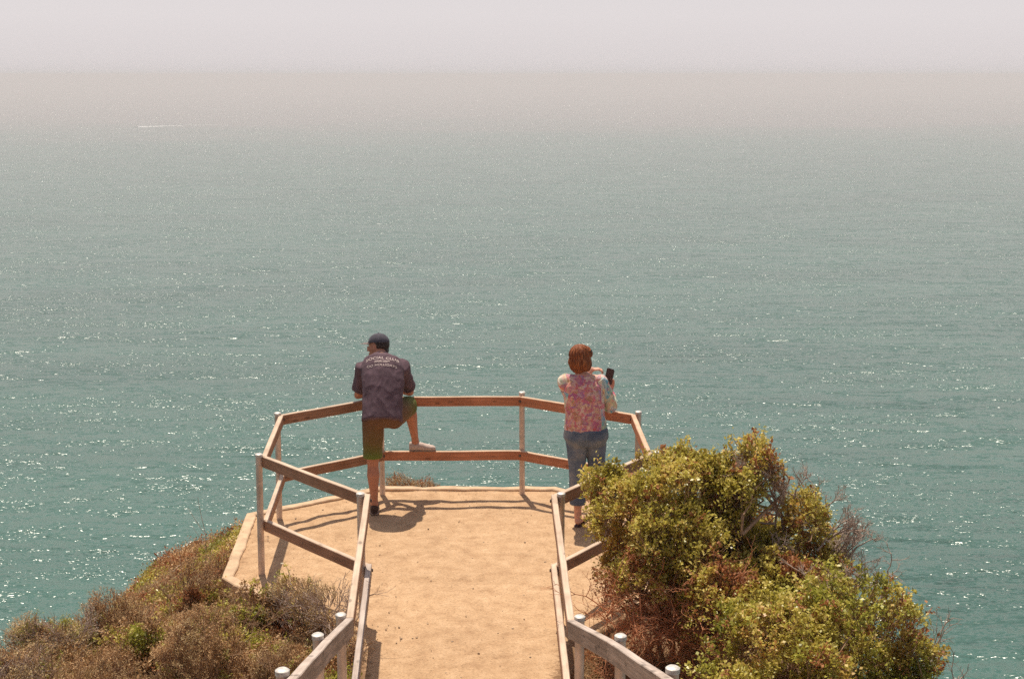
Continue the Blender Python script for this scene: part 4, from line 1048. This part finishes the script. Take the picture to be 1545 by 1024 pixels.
hand(bm, wR, (.10, .10, 1), (-.42, -.86, .1), -1, (.30, .40, .55, .6), s=.88, thumb=.9)
hand(bm, wL, (.92, .06, .06), (.15, .1, -.95), 1, (.55, .6, .65, .7), s=.86, thumb=.6)
fuse('body', bm, M['skin_woman'], wom, .0056, 2)
eyes(whm, wom)
# hair: short bob
bm = bmesh.new(); Rt = whm.to_3x3()
def eh(c, r, rt=None): ell(bm, whm @ Vector(c), r, Rt if rt is None else Rt @ rt, 4)
eh((0, -.018, .048), (.090, .106, .097)); eh((0, -.042, -.012), (.094, .086, .076)); eh((0, -.048, -.062), (.064, .056, .056)); eh((0, .050, .085), (.070, .050, .040), Matrix.Rotation(R(-25), 3, 'X'))
for s in (-1, 1): eh((s*.070, -.012, -.030), (.032, .056, .072)); eh((s*.062, .030, .055), (.034, .050, .045))
hb = fuse('hair', bm, M['hair_red'], wom, .0055, 4)
w0 = world_of(hb); inv = whm.inverted()
for v in hb.data.vertices:
    q = inv @ (v.co+w0); a = math.atan2(q.x, -q.y-.02)
    h = noise.noise(Vector((a*7, q.z*7, 0)))*.012+noise.noise(Vector((a*16, q.z*8, 5)))*.007
    v.co += (Rt @ Vector((q.x, q.y+.02, 0)).normalized())*h
bm = bmesh.new(); bmesh.ops.create_cube(bm, size=1)
bmesh.ops.transform(bm, matrix=whm @ Matrix.Translation((.094, .022, .075)) @ Matrix.Rotation(R(20), 4, 'Y') @ Matrix.Diagonal((.010, .016, .034, 1)), verts=bm.verts[:])
bmesh.ops.bevel(bm, geom=bm.edges[:], offset=.003, segments=2, affect='EDGES'); link_bm('hair_clip', bm, M['clip'], hb)
# blouse
bm = bmesh.new()
s3 = [(.655, 12.325, .885), (.656, 12.328, .95), (.652, 12.332, 1.02), (.646, 12.34, 1.10), (.637, 12.345, 1.20), (.629, 12.35, 1.29), (.627, 12.355, 1.345), (.626, 12.36, 1.385)]
flat_tube(bm, wr_rings([.188, .184, .174, .174, .178, .162, .118, .062], [.145, .142, .138, .136, .132, .114, .086, .058], s3), p=2.4)
for sh, c0 in ((Vector(sL), Vector((.6, 12.35, 1.32))), (Vector(sR), Vector((.66, 12.35, 1.32)))):
    capsule(bm, [c0, sh], [.068, .062])
blo = fuse('blouse', bm, [M['blouse'], M['sleeve']], wom, .006, 4, .0055, 9, (1, 1, 1.6), 21)
w0 = world_of(blo)
for fc in blo.data.polygons:
    c = fc.center+w0
    if c.x < .495+.05*noise.noise(c*7) or c.x > .79: fc.material_index = 1
for sh, el, wr, f, nm_ in ((sL, eL, wL, .12, 'far'), (sR, eR, wR, .62, 'near')):
    sh, el, wr = Vector(sh), Vector(el), Vector(wr); bm = bmesh.new()
    t1 = (el-sh).normalized(); t2 = (wr-el).normalized(); tm = (t1+t2).normalized(); rings = []
    for p, t, r_ in ((sh-t1*.04, t1, .060), (sh, t1, .072), (sh.lerp(el, .45), t1, .068), (sh.lerp(el, .85), t1, .062), (el+(t1-t2).normalized()*.010, tm, .062), (el.lerp(wr, .25 if f > .2 else .1), t2, .058), (el.lerp(wr, max(f, .2)), t2, .046)):
        u = Vector((0, 0, 1)) if abs(t.z) < .8 else Vector((0, 1, 0)); u = (u-t*u.dot(t)).normalized(); v = t.cross(u); rings.append((p, u*r_, v*r_))
    flat_tube(bm, rings, 26, 2.0)
    fuse('sleeve', bm, M['sleeve'], blo, .0055, 3, .004, 12, (1, 1, 1), 31)
# jeans, rolled below the knee
bm = bmesh.new()
flat_tube(bm, [((.659, 12.33, .965), (.160, 0, 0), (0, .118, 0)), ((.660, 12.325, .90), (.192, 0, 0), (0, .146, 0)), ((.660, 12.325, .83), (.200, 0, 0), (0, .150, 0)), ((.660, 12.33, .76), (.168, 0, 0), (0, .118, 0))], p=2.5)
for hp, kn, an in ((hpL, kL, aL), (hpR, kR, aR)):
    hp, kn, an = Vector(hp), Vector(kn), Vector(an)
    ell(bm, hp+Vector((0, -.052, -.015)), (.088, .092, .098))
    flat_tube(bm, [(hp, (.098, 0, 0), (0, .115, 0)), (hp.lerp(kn, .3), (.095, 0, 0), (0, .102, 0)), (hp.lerp(kn, .65), (.080, 0, 0), (0, .086, 0)), (kn, (.070, 0, 0), (0, .074, 0)), (kn.lerp(an, .3), (.070, 0, 0), (0, .076, 0)), (kn.lerp(an, .62), (.066, 0, 0), (0, .068, 0))], 26, 2.1)
jn = fuse('jeans', bm, M['denim'], wom, .006, 4, .0045, 11, (1, 1, .8), 41)
for kn, an in ((kL, aL), (kR, aR)):
    kn, an = Vector(kn), Vector(an); bm = bmesh.new()
    flat_tube(bm, [(kn.lerp(an, .52), (.071, 0, 0), (0, .075, 0)), (kn.lerp(an, .56), (.074, 0, 0), (0, .078, 0)), (kn.lerp(an, .66), (.073, 0, 0), (0, .077, 0)), (kn.lerp(an, .69), (.069, 0, 0), (0, .072, 0))], 26, 2.1)
    fuse('cuff', bm, M['denim_dark'], jn, .005, 1, .002, 20)
bvj = bvh_of(jn)
for cx in (.585, .735):
    bm = bmesh.new(); nx, nz_ = 9, 11; rows = []
    for j in range(nz_):
        row = []
        for i in range(nx):
            x = cx+(i/(nx-1)-.5)*.115; z = .885-j/(nz_-1)*.125; z -= (.02*(1-abs(i/(nx-1)-.5)*2) if j == nz_-1 else 0)
            hit = bvj.ray_cast(Vector((x, 11.8, z)), Vector((0, 1, 0))); row.append(bm.verts.new(hit[0]+hit[1]*.0035 if hit[0] is not None else (x, 12.2, z)))
        rows.append(row)
    for a, b_ in zip(rows[:-1], rows[1:]):
        for i in range(nx-1): bm.faces.new((a[i], a[i+1], b_[i+1], b_[i]))
    bmesh.ops.recalc_face_normals(bm, faces=bm.faces[:])
    if sum(f.normal.y for f in bm.faces) > 0: bmesh.ops.reverse_faces(bm, faces=bm.faces[:])
    link_bm('pocket', bm, M['denim'], jn)
# flip-flops
for an in (aL, aR):
    an = Vector(an); bm = bmesh.new(); h, t_ = an+Vector((-.012, -.045, -.079)), an+Vector((.075, .205, -.079)); d = (t_-h).normalized(); s_ = Vector((0, 0, 1)).cross(d)
    flat_tube(bm, [(h+d*.25*f, s_*.044*ww, Vector((0, 0, .007))) for f, ww in ((0, .5), (.08, .8), (.3, .85), (.6, .95), (.8, 1.1), (.97, .75), (1.04, .4))], 24, 2.6)
    o = fuse('sandal', bm, M['flip'], wom, .004, 1)
    bm = bmesh.new(); c = an+Vector((.04, .11, -.05)); tp = an+Vector((.065, .175, -.064))
    for s in (-1, 1): capsule(bm, [an+Vector((.02, .05, -.07))+s_*s*.038, c+s_*s*.022+Vector((0, 0, .022)), tp], [.006, .007, .006], 8)
    fuse('strap', bm, M['flip'], o, .004, 1)
# phone: held, so a thing of its own
ph = empty('phone', (.886, 12.715, 1.235), 'black smartphone held upright in both hands by the woman', 'phone')
pm = frame((.886, 12.678, 1.300), (.42, .88, -.05), (.22, 0, 1))
bm = bmesh.new(); bmesh.ops.create_cube(bm, size=1); bmesh.ops.transform(bm, matrix=Matrix.Diagonal((.074, .009, .150, 1)), verts=bm.verts[:])
bmesh.ops.bevel(bm, geom=[e for e in bm.edges if abs((e.verts[0].co-e.verts[1].co).y) > .008], offset=.009, segments=4, affect='EDGES'); bmesh.ops.transform(bm, matrix=pm, verts=bm.verts[:])
link_bm('case', bm, M['phone_edge'], ph, False)
bm = bmesh.new(); bmesh.ops.create_cube(bm, size=1); bmesh.ops.transform(bm, matrix=pm @ Matrix.Translation((0, -.0052, 0)) @ Matrix.Diagonal((.068, .001, .143, 1)), verts=bm.verts[:])
link_bm('screen', bm, M['phone'], ph, False)
bm = bmesh.new(); cyl_rows(bm, pm @ Vector((.02, .004, .055)), pm @ Vector((.02, .0065, .055)), .008, .007, 16); link_bm('camera_lens', bm, M['phone'], ph)
# ------------------------------------------------------------------ far out on the water
def boat(x, y, heading, L=8.5):
    root = empty('motorboat', (x, y, SEA), 'tiny white motorboat leading a long white wake near the horizon', 'motorboat')
    Mx = Matrix.Translation((x, y, SEA)) @ Matrix.Rotation(heading, 4, 'Z')
    bm = bmesh.new(); rows = []
    for f, hw, zb, zt in ((-.5, .95, -.1, .9), (-.2, 1.2, -.25, .95), (.15, 1.15, -.25, 1.1), (.38, .7, -.1, 1.3), (.5, .05, .5, 1.5)):
        rows.append([bm.verts.new((f*L, a*hw, b_)) for a, b_ in ((-1, zt), (-.8, zb+.2), (0, zb-.2), (.8, zb+.2), (1, zt))])
    for a, b_ in zip(rows[:-1], rows[1:]):
        for k in range(4): bm.faces.new((a[k], a[k+1], b_[k+1], b_[k]))
        bm.faces.new((a[4], a[0], b_[0], b_[4]))
    bm.faces.new(rows[0]); bm.faces.new(rows[-1]); bmesh.ops.recalc_face_normals(bm, faces=bm.faces[:]); bmesh.ops.transform(bm, matrix=Mx, verts=bm.verts[:])
    link_bm('hull', bm, M['white'], root, False)
    bm = bmesh.new(); rows = [[bm.verts.new((px_, s*.75, z)) for px_, z in ((-1.6, .95), (1.8, 1.0), (.9, 2.1), (-1.4, 2.1))] for s in (-1, 1)]
    bm.faces.new(rows[0]); bm.faces.new(rows[1][::-1])
    for k in range(4): bm.faces.new((rows[0][k], rows[1][k], rows[1][(k+1) % 4], rows[0][(k+1) % 4]))
    bmesh.ops.recalc_face_normals(bm, faces=bm.faces[:]); bmesh.ops.transform(bm, matrix=Mx, verts=bm.verts[:]); c = link_bm('cabin', bm, M['white'], root, False)
    bm = bmesh.new(); vs = [bm.verts.new(p) for p in ((1.72, -.6, 1.15), (1.72, .6, 1.15), (1.03, .6, 2.0), (1.03, -.6, 2.0))]; bm.faces.new(vs); bmesh.ops.solidify(bm, geom=bm.faces[:], thickness=.03); bmesh.ops.transform(bm, matrix=Mx, verts=bm.verts[:])
    link_bm('windscreen', bm, M['glass'], c, False)
bx_, by_, wx_, wy_ = -979., 3740., -783., 3975.
hd = math.atan2(by_-wy_, bx_-wx_)
boat(bx_, by_, hd)
bm = bmesh.new(); n = 220; rows = []; d = Vector((wx_-bx_, wy_-by_, 0)); Lw = d.length; d.normalize(); s_ = Vector((-d.y, d.x, 0))
for i in range(n+1):
    t = i/n; c = Vector((bx_, by_, SEA))+d*(5+t*Lw); wd = 2.5+14*t**.6; hh = (1.9*math.exp(-t*3)+.45)*max(0, 1-t)**.5*(1+.5*noise.noise(Vector((t*60, 0, 0))))
    rows.append([bm.verts.new(c+s_*wd*k*(1+.15*noise.noise(Vector((t*50, k, 3))))+Vector((0, 0, .05+hh*(1-abs(k))))) for k in (-1, -.5, 0, .5, 1)])
for i, (a, b_) in enumerate(zip(rows[:-1], rows[1:])):
    for k in range(4):
        if rng.random() > (i/n)**1.5*.95: bm.faces.new((a[k], a[k+1], b_[k+1], b_[k]))
tag(link_bm('wake', bm, M['foam']), 'long white foam wake behind the motorboat', 'wake', kind='stuff')
# gull over the water at the far right
gp = Vector((151.8, 452, -45.3)); gr = empty('gull', gp, 'tiny white gull with raised wings over the water at far right', 'bird')
bm = bmesh.new(); capsule(bm, [gp+Vector((.18, -.05, .02)), gp+Vector((.08, -.02, .02)), gp, gp+Vector((-.12, .03, 0)), gp+Vector((-.24, .06, .01))], [.035, .06, .08, .06, .03], 12)
capsule(bm, [gp+Vector((.18, -.05, .04)), gp+Vector((.24, -.065, .045))], [.042, .036], 12); capsule(bm, [gp+Vector((.26, -.07, .04)), gp+Vector((.32, -.085, .03))], [.016, .006], 8)
bmesh.ops.recalc_face_normals(bm, faces=bm.faces[:]); link_bm('body', bm, M['feather'], gr)
for s in (-1, 1):
    bm = bmesh.new(); rows = []
    for f, c, z in ((0, .22, 0), (.3, .24, .22), (.6, .19, .40), (.85, .11, .50), (1.0, .03, .54)):
        o_ = gp+Vector((.04-.12*f, 0, z+.05))+Vector((.25, .97, 0))*s*f*.5
        rows.append([bm.verts.new(o_+Vector((c*.5, 0, 0))), bm.verts.new(o_+Vector((-c*.5, 0, -.01)))])
    for a, b_ in zip(rows[:-1], rows[1:]): bm.faces.new((a[0], a[1], b_[1], b_[0]))
    bmesh.ops.solidify(bm, geom=bm.faces[:], thickness=.012); link_bm('wing', bm, M['feather'], gr, False)
sc.cycles.use_denoising = False
